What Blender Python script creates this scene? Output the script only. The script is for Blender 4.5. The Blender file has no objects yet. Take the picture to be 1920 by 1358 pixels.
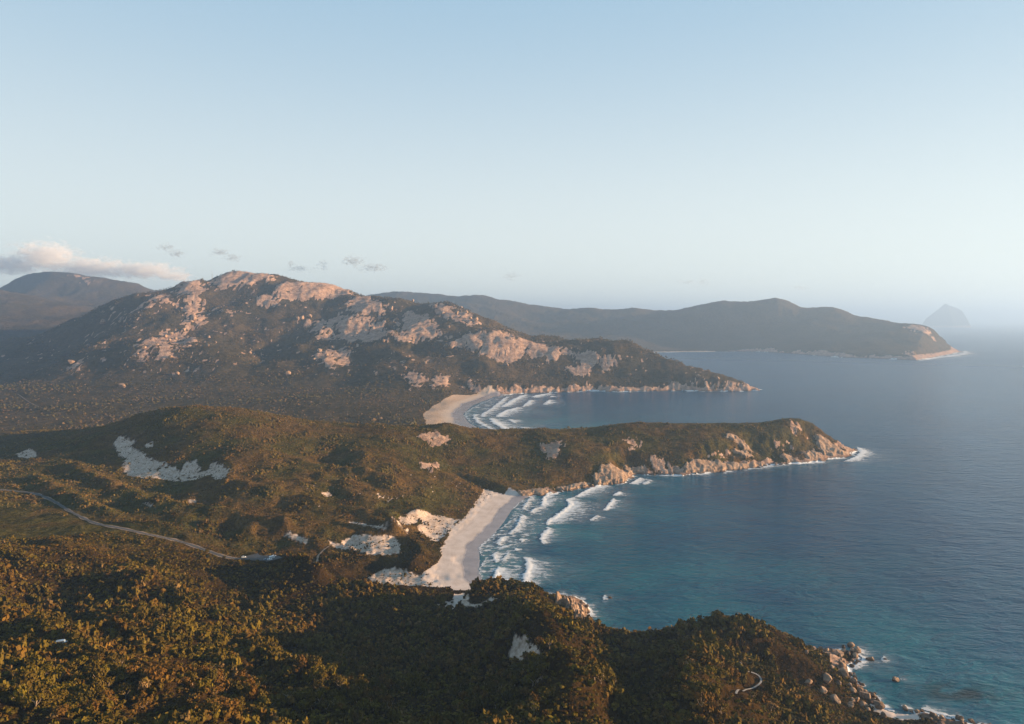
import bpy, math, random
import numpy as np

random.seed(7)
RNG = np.random.default_rng(7)
SC = bpy.context.scene
COL = SC.collection

# ------------------------------------------------------------------ camera
CAM_H = 250.0                      # drone height above the sea, metres
FPX = 1280.0                       # focal length in pixels of the 1920 px frame
IW, IH = 1920.0, 1358.0
PITCH = math.atan((679.0 - 598.0) / FPX)
cam_data = bpy.data.cameras.new('camera')
cam_data.sensor_width = 36.0
cam_data.sensor_fit = 'HORIZONTAL'
cam_data.lens = 36.0 * FPX / IW
cam_data.clip_start = 1.0
cam_data.clip_end = 200000.0
cam = bpy.data.objects.new('camera', cam_data)
COL.objects.link(cam)
cam.location = (0, 0, CAM_H)
cam.rotation_euler = (math.pi / 2 - PITCH, 0, 0)
SC.camera = cam

# ------------------------------------------------------------------ light
SUN_EL = math.radians(8.8)
SUN_AZ = math.radians(89.0)        # clockwise from +Y (view direction) towards +X
SUN_DIR = (math.sin(SUN_AZ) * math.cos(SUN_EL), math.cos(SUN_AZ) * math.cos(SUN_EL), math.sin(SUN_EL))
sun_data = bpy.data.lights.new('sun', 'SUN')
sun_data.energy = 5.0
sun_data.angle = math.radians(0.53)
sun_data.color = (1.0, 0.67, 0.38)
sun = bpy.data.objects.new('sun', sun_data)
COL.objects.link(sun)
import mathutils
sun.rotation_euler = mathutils.Vector(SUN_DIR).to_track_quat('Z', 'Y').to_euler()

world = bpy.data.worlds.new('World')
SC.world = world
world.use_nodes = True
wn, wl = world.node_tree.nodes, world.node_tree.links
wn.clear()
w_out = wn.new('ShaderNodeOutputWorld')
w_bg = wn.new('ShaderNodeBackground')
w_sky = wn.new('ShaderNodeTexSky')
w_sky.sky_type = 'NISHITA'
w_sky.sun_disc = False
w_sky.sun_elevation = SUN_EL
w_sky.sun_rotation = SUN_AZ
w_sky.altitude = 250.0
w_sky.air_density = 1.0
w_sky.dust_density = 0.4
w_sky.ozone_density = 1.6
w_bg.inputs['Strength'].default_value = 0.05
# clear-air sky under a high thin veil that whitens evenly towards the horizon all round
w_geo = wn.new('ShaderNodeTexCoord'); w_sep = wn.new('ShaderNodeSeparateXYZ'); wl.new(w_geo.outputs['Generated'], w_sep.inputs[0])
def w_math(op, a, b):
    n_ = wn.new('ShaderNodeMath'); n_.operation = op
    for k_, q_ in enumerate((a, b)):
        if isinstance(q_, (int, float)): n_.inputs[k_].default_value = q_
        else: wl.new(q_, n_.inputs[k_])
    return n_.outputs[0]
w_s = w_math('DIVIDE', w_math('MAXIMUM', w_sep.outputs[2], 0.0), 0.33)
w_f = w_math('EXPONENT', w_math('MULTIPLY', w_math('MULTIPLY', w_s, w_s), -1.0), 0.0)
w_veil = wn.new('ShaderNodeMix'); w_veil.data_type = 'RGBA'
wl.new(w_f, w_veil.inputs[0]); w_veil.inputs[6].default_value = (1.32, 2.38, 3.35, 1.0); w_veil.inputs[7].default_value = (4.35, 4.6, 4.4, 1.0)
w_mul = wn.new('ShaderNodeMix'); w_mul.data_type = 'RGBA'; w_mul.blend_type = 'MULTIPLY'; w_mul.inputs[0].default_value = 1.0
w_mul.inputs[7].default_value = (0.08, 0.08, 0.08, 1.0)
wl.new(w_sky.outputs[0], w_mul.inputs[6])
w_add = wn.new('ShaderNodeMix'); w_add.data_type = 'RGBA'; w_add.blend_type = 'ADD'; w_add.inputs[0].default_value = 1.0
wl.new(w_mul.outputs[2], w_add.inputs[6]); wl.new(w_veil.outputs[2], w_add.inputs[7])
wl.new(w_add.outputs[2], w_bg.inputs['Color'])
wl.new(w_bg.outputs[0], w_out.inputs['Surface'])

SC.view_settings.view_transform = 'Standard'
SC.view_settings.look = 'None'
SC.view_settings.exposure = 2.0
SC.view_settings.gamma = 1.0
SC.view_settings.use_curve_mapping = False
SC.cycles.use_denoising = True
SC.cycles.max_bounces = 6
SC.cycles.diffuse_bounces = 2
SC.cycles.glossy_bounces = 2
SC.cycles.transparent_max_bounces = 12
SC.cycles.volume_bounces = 3

# ------------------------------------------------------------------ helpers
CP, SP = math.cos(PITCH), math.sin(PITCH)

def ray(u, v):
    """world slope (dx/dy, dz/dy) of the line of sight through a photo pixel"""
    cx, cy = (u - IW / 2) / FPX, (IH / 2 - v) / FPX
    dy = CP + SP * cy
    dz = -SP + CP * cy
    return cx / dy, dz / dy

def P(u, v, Y):
    a, b = ray(u, v)
    return (a * Y, Y, CAM_H + b * Y)

def G(u, v, z=0.0):
    a, b = ray(u, v)
    Y = (z - CAM_H) / b
    return (a * Y, Y, z)

def sstep(a, b, x):
    t = np.clip((x - a) / (b - a), 0, 1)
    return t * t * (3 - 2 * t)

_pt = np.random.default_rng(11).permutation(4096)
_ga = np.random.default_rng(12).uniform(0, 2 * np.pi, 4096)
_gx, _gy = np.cos(_ga), np.sin(_ga)
_g3 = np.random.default_rng(13).normal(size=(4096, 3))
_g3 /= np.linalg.norm(_g3, axis=1)[:, None]

def _h2(i, j, s):
    return _pt[(_pt[(i + s * 131) & 4095] + j) & 4095]

def perlin(x, y, s=0):
    x = np.asarray(x, float); y = np.asarray(y, float)
    xi = np.floor(x).astype(np.int64); yi = np.floor(y).astype(np.int64)
    fx, fy = x - xi, y - yi
    u = fx * fx * fx * (fx * (fx * 6 - 15) + 10)
    v = fy * fy * fy * (fy * (fy * 6 - 15) + 10)
    def d(ox, oy):
        h = _h2(xi + ox, yi + oy, s)
        return _gx[h] * (fx - ox) + _gy[h] * (fy - oy)
    a = d(0, 0); b = d(1, 0); c = d(0, 1); e = d(1, 1)
    return 1.5 * ((a + (b - a) * u) * (1 - v) + (c + (e - c) * u) * v)

def fbm(x, y, oct=4, s=0, gain=0.5):
    t = 0; a = 1.0
    for k in range(oct):
        t = t + a * perlin(x * 2 ** k, y * 2 ** k, s + k * 7)
        a *= gain
    return t

def ridged(x, y, oct=4, s=0):
    t = 0; a = 1.0; n = 0
    for k in range(oct):
        t = t + a * (1 - 2 * np.abs(perlin(x * 2 ** k, y * 2 ** k, s + k * 7)))
        n += a; a *= 0.5
    return t / n

def noise3(p, s=0):
    p = np.asarray(p, float)
    pi = np.floor(p).astype(np.int64); f = p - pi
    w = f * f * (3 - 2 * f)
    r = 0
    for ox in (0, 1):
        for oy in (0, 1):
            for oz in (0, 1):
                h = _pt[(_pt[(_pt[(pi[:, 0] + ox + s * 97) & 4095] + pi[:, 1] + oy) & 4095] + pi[:, 2] + oz) & 4095]
                g = _g3[h]
                dd = g[:, 0] * (f[:, 0] - ox) + g[:, 1] * (f[:, 1] - oy) + g[:, 2] * (f[:, 2] - oz)
                ww = (w[:, 0] if ox else 1 - w[:, 0]) * (w[:, 1] if oy else 1 - w[:, 1]) * (w[:, 2] if oz else 1 - w[:, 2])
                r = r + dd * ww
    return r * 1.6

def seg_dist(x, y, pts):
    """distance to an open polyline, and arc parameter (index + t) of the nearest point"""
    best = np.full(x.shape, 1e12); prm = np.zeros(x.shape)
    for k in range(len(pts) - 1):
        ax, ay = pts[k][0], pts[k][1]; bx, by = pts[k + 1][0], pts[k + 1][1]
        dx, dy = bx - ax, by - ay
        L = dx * dx + dy * dy + 1e-9
        t = np.clip(((x - ax) * dx + (y - ay) * dy) / L, 0, 1)
        dd = (x - ax - t * dx) ** 2 + (y - ay - t * dy) ** 2
        m = dd < best
        best = np.where(m, dd, best); prm = np.where(m, k + t, prm)
    return np.sqrt(best), prm

def in_poly(x, y, pts):
    c = np.zeros(x.shape, bool)
    n = len(pts)
    for k in range(n):
        ax, ay = pts[k][0], pts[k][1]; bx, by = pts[(k + 1) % n][0], pts[(k + 1) % n][1]
        if ay == by: continue
        m = ((ay > y) != (by > y)) & (x < (bx - ax) * (y - ay) / (by - ay) + ax)
        c ^= m
    return c

def poly_sd(x, y, pts):
    """signed distance, positive inside; only worked out near the polygon"""
    pts = [(p[0], p[1]) for p in pts]
    px = np.array([p[0] for p in pts]); py = np.array([p[1] for p in pts])
    m = 0.4 * max(np.ptp(px), np.ptp(py)) + 10
    r = np.full(x.shape, -1e3)
    sel = (x > px.min() - m) & (x < px.max() + m) & (y > py.min() - m) & (y < py.max() + m)
    if sel.any():
        xs, ys = x[sel], y[sel]
        d, _ = seg_dist(xs, ys, pts + pts[:1])
        r[sel] = np.where(in_poly(xs, ys, pts), d, -d)
    return r

def new_mesh(name, verts, faces, mat=None, smooth=True, attrs=None, parent=None, colors=None, link=True, mats=None, midx=None):
    """verts (n,3) array; faces (m,3) or (m,4) int array or list of such arrays"""
    me = bpy.data.meshes.new(name)
    verts = np.asarray(verts, np.float32)
    if not isinstance(faces, list): faces = [faces]
    faces = [np.asarray(f, np.int32) for f in faces if len(f)]
    nl = sum(f.size for f in faces); nf = sum(len(f) for f in faces)
    me.vertices.add(len(verts)); me.vertices.foreach_set('co', verts.ravel())
    me.loops.add(nl); me.polygons.add(nf)
    if nf:
        me.loops.foreach_set('vertex_index', np.concatenate([f.ravel() for f in faces]))
        tot = np.concatenate([np.full(len(f), f.shape[1], np.int32) for f in faces])
        st = np.concatenate([[0], np.cumsum(tot)[:-1]]).astype(np.int32)
        me.polygons.foreach_set('loop_start', st)
        me.polygons.foreach_set('loop_total', tot)
        me.polygons.foreach_set('use_smooth', np.full(nf, smooth, bool))
        if midx is not None: me.polygons.foreach_set('material_index', np.asarray(midx, np.int32))
    me.update(calc_edges=True)
    for k, a in (attrs or {}).items():
        at = me.attributes.new(k, 'FLOAT', 'POINT')
        at.data.foreach_set('value', np.asarray(a, np.float32).ravel())
    for k, a in (colors or {}).items():
        at = me.attributes.new(k, 'FLOAT_COLOR', 'POINT')
        a = np.asarray(a, np.float32)
        if a.shape[1] == 3: a = np.concatenate([a, np.ones((len(a), 1), np.float32)], 1)
        at.data.foreach_set('color', a.ravel())
    for m in (mats or ([mat] if mat else [])): me.materials.append(m)
    if not link: return me
    o = bpy.data.objects.new(name, me)
    COL.objects.link(o)
    if parent: o.parent = parent
    return o

def tag(o, label=None, cat=None, group=None, kind=None):
    for k, v in (('label', label), ('category', cat), ('group', group), ('kind', kind)):
        if v: o[k] = v
    return o

def empty(name, loc, rz=0.0):
    o = bpy.data.objects.new(name, None)
    COL.objects.link(o)
    o.empty_display_size = 0.5
    o.location = loc; o.rotation_euler = (0, 0, rz)
    return o

# node helpers -----------------------------------------------------
class NT:
    def __init__(s, name):
        s.m = bpy.data.materials.new(name); s.m.use_nodes = True
        s.n, s.l = s.m.node_tree.nodes, s.m.node_tree.links
        s.n.clear()
        s.out = s.n.new('ShaderNodeOutputMaterial')
    def node(s, t, **kw):
        n = s.n.new(t)
        for k, v in kw.items(): setattr(n, k, v)
        return n
    def put(s, sock, v):
        if v is None: return
        if hasattr(v, 'is_output') or isinstance(v, bpy.types.NodeSocket): s.l.new(v, sock)
        else: sock.default_value = v
    def pos(s):
        return s.node('ShaderNodeNewGeometry').outputs['Position']
    def attr(s, name, out='Fac'):
        n = s.node('ShaderNodeAttribute', attribute_name=name); return n.outputs[out]
    def math(s, op, a, b=None, c=None, clamp=False):
        n = s.node('ShaderNodeMath', operation=op, use_clamp=clamp)
        s.put(n.inputs[0], a); s.put(n.inputs[1], b); s.put(n.inputs[2], c)
        return n.outputs[0]
    def vmul(s, v, sc):
        n = s.node('ShaderNodeVectorMath', operation='MULTIPLY')
        s.put(n.inputs[0], v); s.put(n.inputs[1], sc); return n.outputs[0]
    def noise(s, vec, scale, detail=4.0, rough=0.55, dist=0.0, out='Fac'):
        n = s.node('ShaderNodeTexNoise')
        s.put(n.inputs['Vector'], vec); n.inputs['Scale'].default_value = scale
        n.inputs['Detail'].default_value = detail; n.inputs['Roughness'].default_value = rough
        n.inputs['Distortion'].default_value = dist
        return n.outputs[out]
    def voro(s, vec, scale, feature='F1', out='Distance'):
        n = s.node('ShaderNodeTexVoronoi', feature=feature)
        s.put(n.inputs['Vector'], vec); n.inputs['Scale'].default_value = scale
        return n.outputs[out]
    def mapr(s, v, a, b, c=0.0, d=1.0, smooth=True):
        n = s.node('ShaderNodeMapRange', interpolation_type='SMOOTHSTEP' if smooth else 'LINEAR')
        s.put(n.inputs[0], v)
        for i, q in enumerate((a, b, c, d)): s.put(n.inputs[1 + i], q)
        return n.outputs[0]
    def mix(s, f, a, b, mode='MIX'):
        n = s.node('ShaderNodeMix', data_type='RGBA', blend_type=mode)
        s.put(n.inputs[0], f)
        for i, q in ((6, a), (7, b)):
            s.put(n.inputs[i], (*q, 1.0) if isinstance(q, tuple) and len(q) == 3 else q)
        return n.outputs[2]
    def bump(s, h, strength=1.0, dist=1.0, normal=None):
        n = s.node('ShaderNodeBump')
        n.inputs['Strength'].default_value = strength; n.inputs['Distance'].default_value = dist
        s.put(n.inputs['Height'], h)
        if normal is not None: s.put(n.inputs['Normal'], normal)
        return n.outputs[0]
    def bsdf(s, color, rough=0.9, spec=0.2, normal=None, **kw):
        n = s.node('ShaderNodeBsdfPrincipled')
        s.put(n.inputs['Base Color'], (*color, 1.0) if isinstance(color, tuple) and len(color) == 3 else color)
        s.put(n.inputs['Roughness'], rough); s.put(n.inputs['Specular IOR Level'], spec)
        s.put(n.inputs['Normal'], normal)
        for k, v in kw.items(): s.put(n.inputs[k], v)
        return n.outputs[0]
    def done(s, surf):
        s.l.new(surf, s.out.inputs['Surface']); return s.m

# ------------------------------------------------------------------ coastline (sea level), beach = 0, rock = 1
def g0(u, v): a = G(u, v, 0.0); return (a[0], a[1])
COAST = []
def coast(kind, pts):
    for p in pts: COAST.append((p[0], p[1], kind))
coast(1, [(430, 130), (430, 300), (400, 378), (340, 396)])
coast(1, [g0(*p) for p in ((1827, 1360), (1800, 1352), (1763, 1345), (1730, 1338))])
coast(0.4, [g0(*p) for p in ((1700, 1340), (1680, 1338), (1662, 1332))])
coast(1, [g0(*p) for p in ((1650, 1318), (1643, 1307), (1627, 1297), (1613, 1283), (1600, 1270), (1590, 1255), (1600, 1242), (1614, 1232), (1606, 1221), (1585, 1218),
                          (1550, 1222), (1500, 1216), (1450, 1208), (1357, 1197), (1273, 1193), (1190, 1188), (1160, 1185), (1120, 1177), (1092, 1165), (1103, 1150),
                          (1104, 1137), (1094, 1126), (1077, 1118), (1060, 1115), (1043, 1117), (1000, 1112), (960, 1107))])
coast(0, [g0(*p) for p in ((925, 1102), (911, 1096), (903, 1083), (898, 1067), (901, 1050), (899, 1037), (905, 1023), (928, 1000), (945, 980), (960, 957), (984, 935))])
coast(1, [g0(*p) for p in ((1000, 929), (1020, 930), (1050, 923), (1083, 918), (1133, 910), (1167, 907), (1187, 896), (1187, 889), (1227, 891), (1280, 892), (1340, 886),
                          (1407, 878), (1447, 872), (1493, 870), (1533, 867), (1563, 860), (1590, 857), (1604, 846))])
coast(1, [(640, 1345), (560, 1400), (450, 1440), (330, 1455), (200, 1462), (100, 1470)])
coast(0, [(30, 1478), (-20, 1500)])
coast(0, [g0(*p) for p in ((907, 807), (880, 793), (869, 777), (887, 760), (928, 744))])
coast(1, [g0(*p) for p in ((960, 739), (1007, 737), (1073, 735), (1117, 733), (1150, 735), (1207, 734), (1257, 733), (1280, 733), (1313, 734), (1363, 734), (1413, 733), (1427, 732))])
coast(1, [(860, 2450), (700, 2650), (560, 2850), (450, 3100), (430, 3400)])
coast(0, [(520, 3800), (600, 4200), (660, 4600)])
coast(0, [g0(*p) for p in ((1143, 663), (1207, 661), (1280, 660), (1330, 659.5))])
coast(1, [g0(*p) for p in ((1380, 659.5), (1430, 660), (1480, 663), (1530, 667), (1580, 671), (1630, 672), (1697, 675), (1720, 676), (1753, 670), (1803, 660))])
coast(1, [(3300, 5500), (2900, 6500), (2500, 8000), (2400, 9900), (-11000, 9900), (-11000, 130)])

# ------------------------------------------------------------------ terrain control points
CTRL = []
def cg(*rows):
    for u, v, z in rows: CTRL.append(G(u, v, z))
def cp(*rows):
    for u, v, Y in rows: CTRL.append(P(u, v, Y))
def cw(*rows):
    for r in rows: CTRL.append(r)
# near slopes above the bay
cg((-200, 1358, 112), (0, 1358, 105), (150, 1358, 98), (300, 1358, 90), (450, 1358, 80), (560, 1358, 66), (650, 1345, 63), (760, 1358, 44), (850, 1358, 58), (950, 1358, 60), (1060, 1358, 90),
   (1150, 1358, 75), (1230, 1358, 48), (1300, 1350, 79), (1380, 1358, 72), (1470, 1358, 55), (1560, 1358, 32), (1620, 1350, 12),
   (0, 1300, 98), (120, 1300, 92), (300, 1300, 82), (440, 1300, 62), (600, 1290, 55), (690, 1300, 42), (800, 1300, 27), (900, 1300, 31), (1000, 1300, 64), (1120, 1300, 87),
   (1200, 1300, 34), (1280, 1285, 76), (1400, 1300, 58), (1500, 1300, 38), (1575, 1300, 17),
   (0, 1240, 88), (120, 1230, 75), (200, 1205, 68), (300, 1240, 67), (430, 1210, 47), (500, 1240, 47), (620, 1230, 13), (720, 1230, 9), (820, 1240, 17), (900, 1230, 28), (960, 1240, 43),
   (1040, 1250, 80), (1100, 1240, 58), (1180, 1240, 28), (1240, 1240, 44), (1310, 1250, 72), (1400, 1250, 52), (1480, 1240, 40), (1540, 1250, 20),
   (0, 1150, 64), (110, 1140, 42), (200, 1150, 44), (160, 1190, 50), (300, 1150, 58), (370, 1160, 41), (450, 1160, 21), (560, 1150, 8), (680, 1160, 5), (800, 1180, 12), (880, 1170, 22), (960, 1180, 55),
   (1010, 1160, 64), (1080, 1180, 28), (1130, 1190, 20), (1190, 1200, 13), (1250, 1205, 20), (1300, 1200, 34), (1273, 1180, 28), (1320, 1171, 40), (1357, 1166, 46), (1390, 1169, 45), (1423, 1176, 42), (1450, 1188, 38),
   (1490, 1195, 33), (1513, 1211, 27), (1533, 1221, 19),
   (0, 1090, 62), (120, 1080, 50), (250, 1090, 50), (360, 1100, 29), (450, 1110, 15), (520, 1080, 23), (560, 1063, 27), (620, 1085, 15), (700, 1120, 11), (677, 1095, 16), (750, 1109, 22),
   (827, 1099, 26), (860, 1095, 28), (907, 1099, 28), (953, 1102, 27), (1000, 1105, 24), (1033, 1116, 17), (860, 1132, 21), (920, 1130, 26), (1000, 1130, 44),
   (0, 1000, 50), (120, 1000, 44), (250, 1020, 36), (350, 1040, 32), (430, 1045, 26), (500, 1046, 20), (580, 1040, 15), (640, 1070, 12), (700, 1060, 7),
   (-200, 920, 50), (0, 920, 44), (60, 925, 42), (180, 980, 38), (300, 1005, 33), (380, 1030, 28))
# dunes and the hill behind the beach
cg((130, 905, 42), (250, 940, 36), (400, 1000, 24), (500, 1000, 20), (560, 1030, 14), (620, 1040, 13), (700, 1030, 11), (760, 1050, 8), (600, 990, 20), (480, 965, 28), (350, 960, 32),
   (700, 990, 15), (740, 1086, 2.5), (800, 1086, 2.5), (850, 1050, 2.0), (700, 1093, 3.5), (840, 1085, 2.0), (780, 985, 14), (830, 1030, 8), (640, 975, 19), (720, 955, 20), (800, 955, 17), (870, 955, 14), (900, 928, 13),
   (0, 880, 38), (50, 850, 38), (110, 865, 42), (200, 870, 42), (240, 840, 52), (300, 885, 42), (380, 885, 42), (450, 900, 45), (520, 930, 36), (600, 940, 28), (430, 860, 57), (330, 840, 62),
   (300, 800, 80), (260, 815, 68), (500, 840, 63), (610, 862, 44), (690, 850, 51), (560, 830, 59), (450, 820, 73), (380, 800, 83), (740, 830, 54), (800, 850, 38), (860, 850, 34), (700, 900, 33),
   (780, 900, 26), (640, 900, 35), (560, 900, 41), (850, 890, 22), (900, 870, 24), (1000, 860, 26), (940, 900, 13), (1050, 880, 17), (1100, 860, 28), (1130, 890, 9), (1200, 850, 26), (1240, 870, 13),
   (1300, 850, 26), (1400, 845, 26), (1480, 830, 32), (1540, 835, 25))
cp((-200, 815, 1280), (0, 808, 1250), (133, 806, 1250), (187, 803, 1240), (233, 791, 1210), (277, 773, 1180), (317, 768, 1160), (353, 764, 1150), (383, 764, 1150), (433, 769, 1150), (467, 774, 1150),
   (520, 784, 1150), (583, 796, 1160), (640, 799, 1170), (733, 798, 1180), (797, 801, 1190), (827, 794, 1190), (847, 794, 1190), (873, 804, 1200), (907, 808, 1210), (960, 810, 1220), (1007, 808, 1225),
   (1073, 810, 1235), (1123, 808, 1240), (1160, 799, 1240), (1207, 797, 1245), (1260, 796, 1245), (1320, 796, 1250), (1380, 794, 1260), (1413, 795, 1260), (1467, 791, 1265), (1500, 789, 1265),
   (1530, 796, 1265), (1557, 806, 1270), (1573, 819, 1275), (1593, 834, 1290))
cw((-600, 1420, 15), (-300, 1420, 12), (-100, 1400, 10), (-800, 1400, 15), (100, 1380, 22), (300, 1390, 22), (450, 1370, 20), (-1100, 1400, 16))
# plain and the granite mountain
cg((-200, 760, 15), (0, 760, 14), (150, 770, 14), (300, 750, 16), (500, 760, 12), (600, 770, 12), (700, 780, 10), (760, 770, 9), (780, 785, 8), (700, 755, 14), (600, 740, 20), (450, 735, 24),
   (250, 735, 26), (100, 735, 28), (0, 735, 30), (820, 745, 14), (760, 745, 16))
cp((160, 592, 3300), (180, 580, 3300), (215, 565, 3350), (245, 561, 3400), (270, 559, 3400), (305, 551, 3450), (335, 537, 3500), (365, 527, 3500), (397, 526, 3550), (405, 519, 3560), (430, 512, 3580),
   (455, 510, 3600), (500, 516, 3600), (540, 524, 3600), (575, 530, 3600), (610, 532, 3600), (640, 542, 3580), (665, 553, 3550), (700, 557, 3500), (740, 562, 3450), (775, 567, 3420), (827, 568, 3350),
   (860, 576, 3250), (885, 591, 3120), (900, 603, 3040), (915, 614, 2980),
   (923, 618, 2780), (963, 631, 2740), (993, 641, 2720), (1023, 649, 2700), (1073, 659, 2640), (1117, 661, 2600), (1143, 663, 2590), (1153, 669, 2570), (1173, 674, 2560), (1220, 686, 2530),
   (1250, 690, 2510), (1280, 693, 2490), (1313, 696, 2480), (1360, 703, 2460), (1380, 708, 2450), (1397, 716, 2430), (1413, 725, 2410),
   (907, 619, 2760), (880, 630, 2720), (840, 643, 2680), (800, 655, 2650), (777, 645, 2700), (737, 633, 2720), (707, 638, 2740), (680, 639, 2760), (640, 642, 2760), (600, 653, 2700),
   (740, 626, 2960), (590, 664, 2600), (562, 690, 2440), (540, 712, 2320), (515, 692, 2530), (505, 672, 2720), (490, 655, 2850), (745, 660, 2560), (742, 700, 2330), (684, 684, 2520), (660, 712, 2330), (640, 668, 2600), (872, 700, 2400), (850, 672, 2520), (1090, 690, 2520), (1140, 700, 2490), (720, 683, 2420), (640, 690, 2420), (500, 715, 2300), (520, 680, 2500), (540, 655, 2700), (560, 640, 2900), (450, 655, 2590), (400, 650, 2620), (300, 645, 2600),
   (480, 610, 3050), (400, 600, 3020), (455, 560, 3300), (300, 596, 2960), (600, 600, 3150), (600, 560, 3380), (700, 600, 3100), (800, 600, 3050), (250, 648, 2520), (200, 690, 2380),
   (120, 655, 2950), (60, 700, 2500), (100, 620, 3300), (0, 690, 2700), (0, 650, 3400), (0, 620, 3900), (350, 700, 2330), (420, 700, 2310), (900, 690, 2420), (1000, 690, 2500), (820, 700, 2320),
   (1100, 700, 2470), (1200, 712, 2440),
   (-150, 560, 5300), (0, 547, 5200), (40, 553, 5100), (75, 560, 5000), (110, 571, 4900), (165, 592, 4700), (80, 600, 4300), (250, 600, 4500),
   (-150, 570, 6900), (-60, 556, 6700), (0, 540, 6600), (30, 523, 6500), (55, 515, 6450), (85, 512, 6400), (120, 511, 6400), (150, 516, 6400), (190, 521, 6400), (225, 527, 6400), (250, 530, 6400),
   (270, 538, 6350), (300, 550, 6300), (340, 572, 6300), (100, 555, 5900), (200, 560, 5850), (160, 575, 5500), (225, 586, 5400),
   (700, 552, 8000), (737, 547, 8000), (773, 548, 7900), (827, 552, 7800), (873, 556, 7700), (890, 553, 7600), (907, 554, 7600), (930, 561, 7500), (973, 567, 7400), (1033, 577, 7200), (1063, 580, 7100),
   (1097, 577, 7000), (1140, 580, 7000), (1190, 578, 6900), (1233, 582, 6800), (1273, 582, 6700), (1290, 577, 6600), (1323, 570, 6500), (1373, 566, 6400), (1413, 565, 6350), (1460, 560, 6300),
   (1477, 565, 6250), (1507, 578, 6150), (1543, 575, 6050), (1573, 578, 5950), (1603, 592, 5800), (1630, 595, 5650), (1657, 602, 5500), (1707, 607, 5300), (1740, 612, 5200), (1757, 623, 5170),
   (1780, 640, 5165), (1300, 640, 5700), (1200, 645, 5600), (1100, 640, 5600), (1400, 630, 5700), (1500, 640, 5200), (1600, 640, 4900), (1680, 650, 4500), (1000, 620, 6300), (850, 600, 6500))
cw((0, 4800, 60), (300, 4300, 40), (-1000, 5000, 120), (500, 5200, 20), (0, 5800, 120), (-3000, 9300, 300), (-1000, 9400, 250), (1000, 9000, 150), (-6000, 9000, 300), (-400, 3900, 160), (-1200, 4300, 200),
   (100, 3400, 80), (-5000, 4500, 250), (-2600, 3000, 120), (-150, 180, 112), (0, 180, 110), (150, 180, 100), (-300, 140, 120), (260, 200, 60))
# the far ridges fall away behind their crests
for u, v, Yc in ((-60, 556, 6700), (0, 540, 6600), (30, 523, 6500), (85, 512, 6400), (150, 516, 6400), (225, 527, 6400), (270, 538, 6350), (300, 550, 6300),
                 (737, 547, 8000), (827, 552, 7800), (907, 554, 7600), (973, 567, 7400), (1063, 580, 7100), (1140, 580, 7000), (1233, 582, 6800), (1290, 577, 6600), (1373, 566, 6400), (1460, 560, 6300),
                 (1507, 578, 6150), (1543, 575, 6050), (1573, 578, 5950), (1603, 592, 5800), (1657, 602, 5500), (1707, 607, 5300), (1740, 612, 5200)):
    x_, y_, z_ = P(u, v, Yc)
    CTRL.append((x_ * 1.07, y_ * 1.07, z_ * 0.72)); CTRL.append((x_ * 0.95, y_ * 0.95, z_ * 0.80))

# ------------------------------------------------------------------ height field
TH0, TH1, NTH = math.radians(-46), math.radians(46), 921
R0, NR, RR = 132.0, 913, 1.0047
th = np.linspace(TH0, TH1, NTH)
lr = math.log(R0) + np.arange(NR) * math.log(RR)
LRS = math.log(RR); DTH = th[1] - th[0]

def detail_noise(x, y, relief):
    """ridges, gullies and hummocks; long waves only where the land is high"""
    r = np.hypot(x, y)
    far = sstep(1500, 2300, r)
    big = relief * far * (1 - 0.45 * sstep(4200, 5200, r)) * (34 * ridged(x / 620 + 3.1, y / 620, 3, 3) - 10 + 15 * ridged(x / 210, y / 270, 3, 15) + 12 * fbm(x / 260, y / 260, 3, 17))
    vfar = sstep(4200, 5200, r)
    big = big + relief * vfar * (16 * ridged(x / 900 + 1.7, y / 900, 3, 5) - 4)
    mid = sstep(600, 1000, r) * (1 - far)
    m = mid * (2.6 * fbm(x / 75, y / 75, 4, 23) + 2.2 * ridged(x / 60, y / 38, 3, 29) * (0.4 + 0.6 * relief))
    near = (1 - sstep(600, 1000, r)) * (3.6 * fbm(x / 55, y / 55, 4, 41) + 2.6 * ridged(x / 40, y / 62, 3, 43) + 1.6 * fbm(x / 19, y / 19, 2, 47))
    small = far * (0.55 + 0.45 * relief) * 3.2 * fbm(x / 38, y / 60, 3, 53)
    return big + m + near + small

cpts = np.array(CTRL, float)
c_r = np.hypot(cpts[:, 0], cpts[:, 1])
c_lp = np.stack([np.arctan2(cpts[:, 0], cpts[:, 1]), np.log(c_r)], 1)
c_rel = np.clip((cpts[:, 2] - 20) / np.where(c_r > 1500, 110, 25), 0.04, 1)
c_val = cpts[:, 2] - detail_noise(cpts[:, 0], cpts[:, 1], c_rel)

def phi(d2): return np.where(d2 > 1e-14, 0.5 * d2 * np.log(np.maximum(d2, 1e-14)), 0)
n = len(cpts)
d2 = ((c_lp[:, None] - c_lp[None]) ** 2).sum(-1)
A = np.zeros((n + 3, n + 3))
A[:n, :n] = phi(d2) + np.eye(n) * 6e-7
A[:n, n] = 1; A[:n, n + 1:] = c_lp; A[n:, :n] = A[:n, n:].T
scale_r = c_r                      # heights are solved as a share of the distance, so near and far relief weigh alike
sol = np.linalg.solve(A, np.concatenate([np.stack([c_val / scale_r, c_rel], 1), np.zeros((3, 2))]))

def rbf(t, l):
    out = np.empty((t.size, 2)); q = np.stack([t.ravel(), l.ravel()], 1)
    for k in range(0, len(q), 6000):
        qq = q[k:k + 6000]
        D = ((qq[:, None] - c_lp[None]) ** 2).sum(-1)
        out[k:k + 6000] = phi(D) @ sol[:n] + sol[n] + qq @ sol[n + 1:]
    return out

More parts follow.
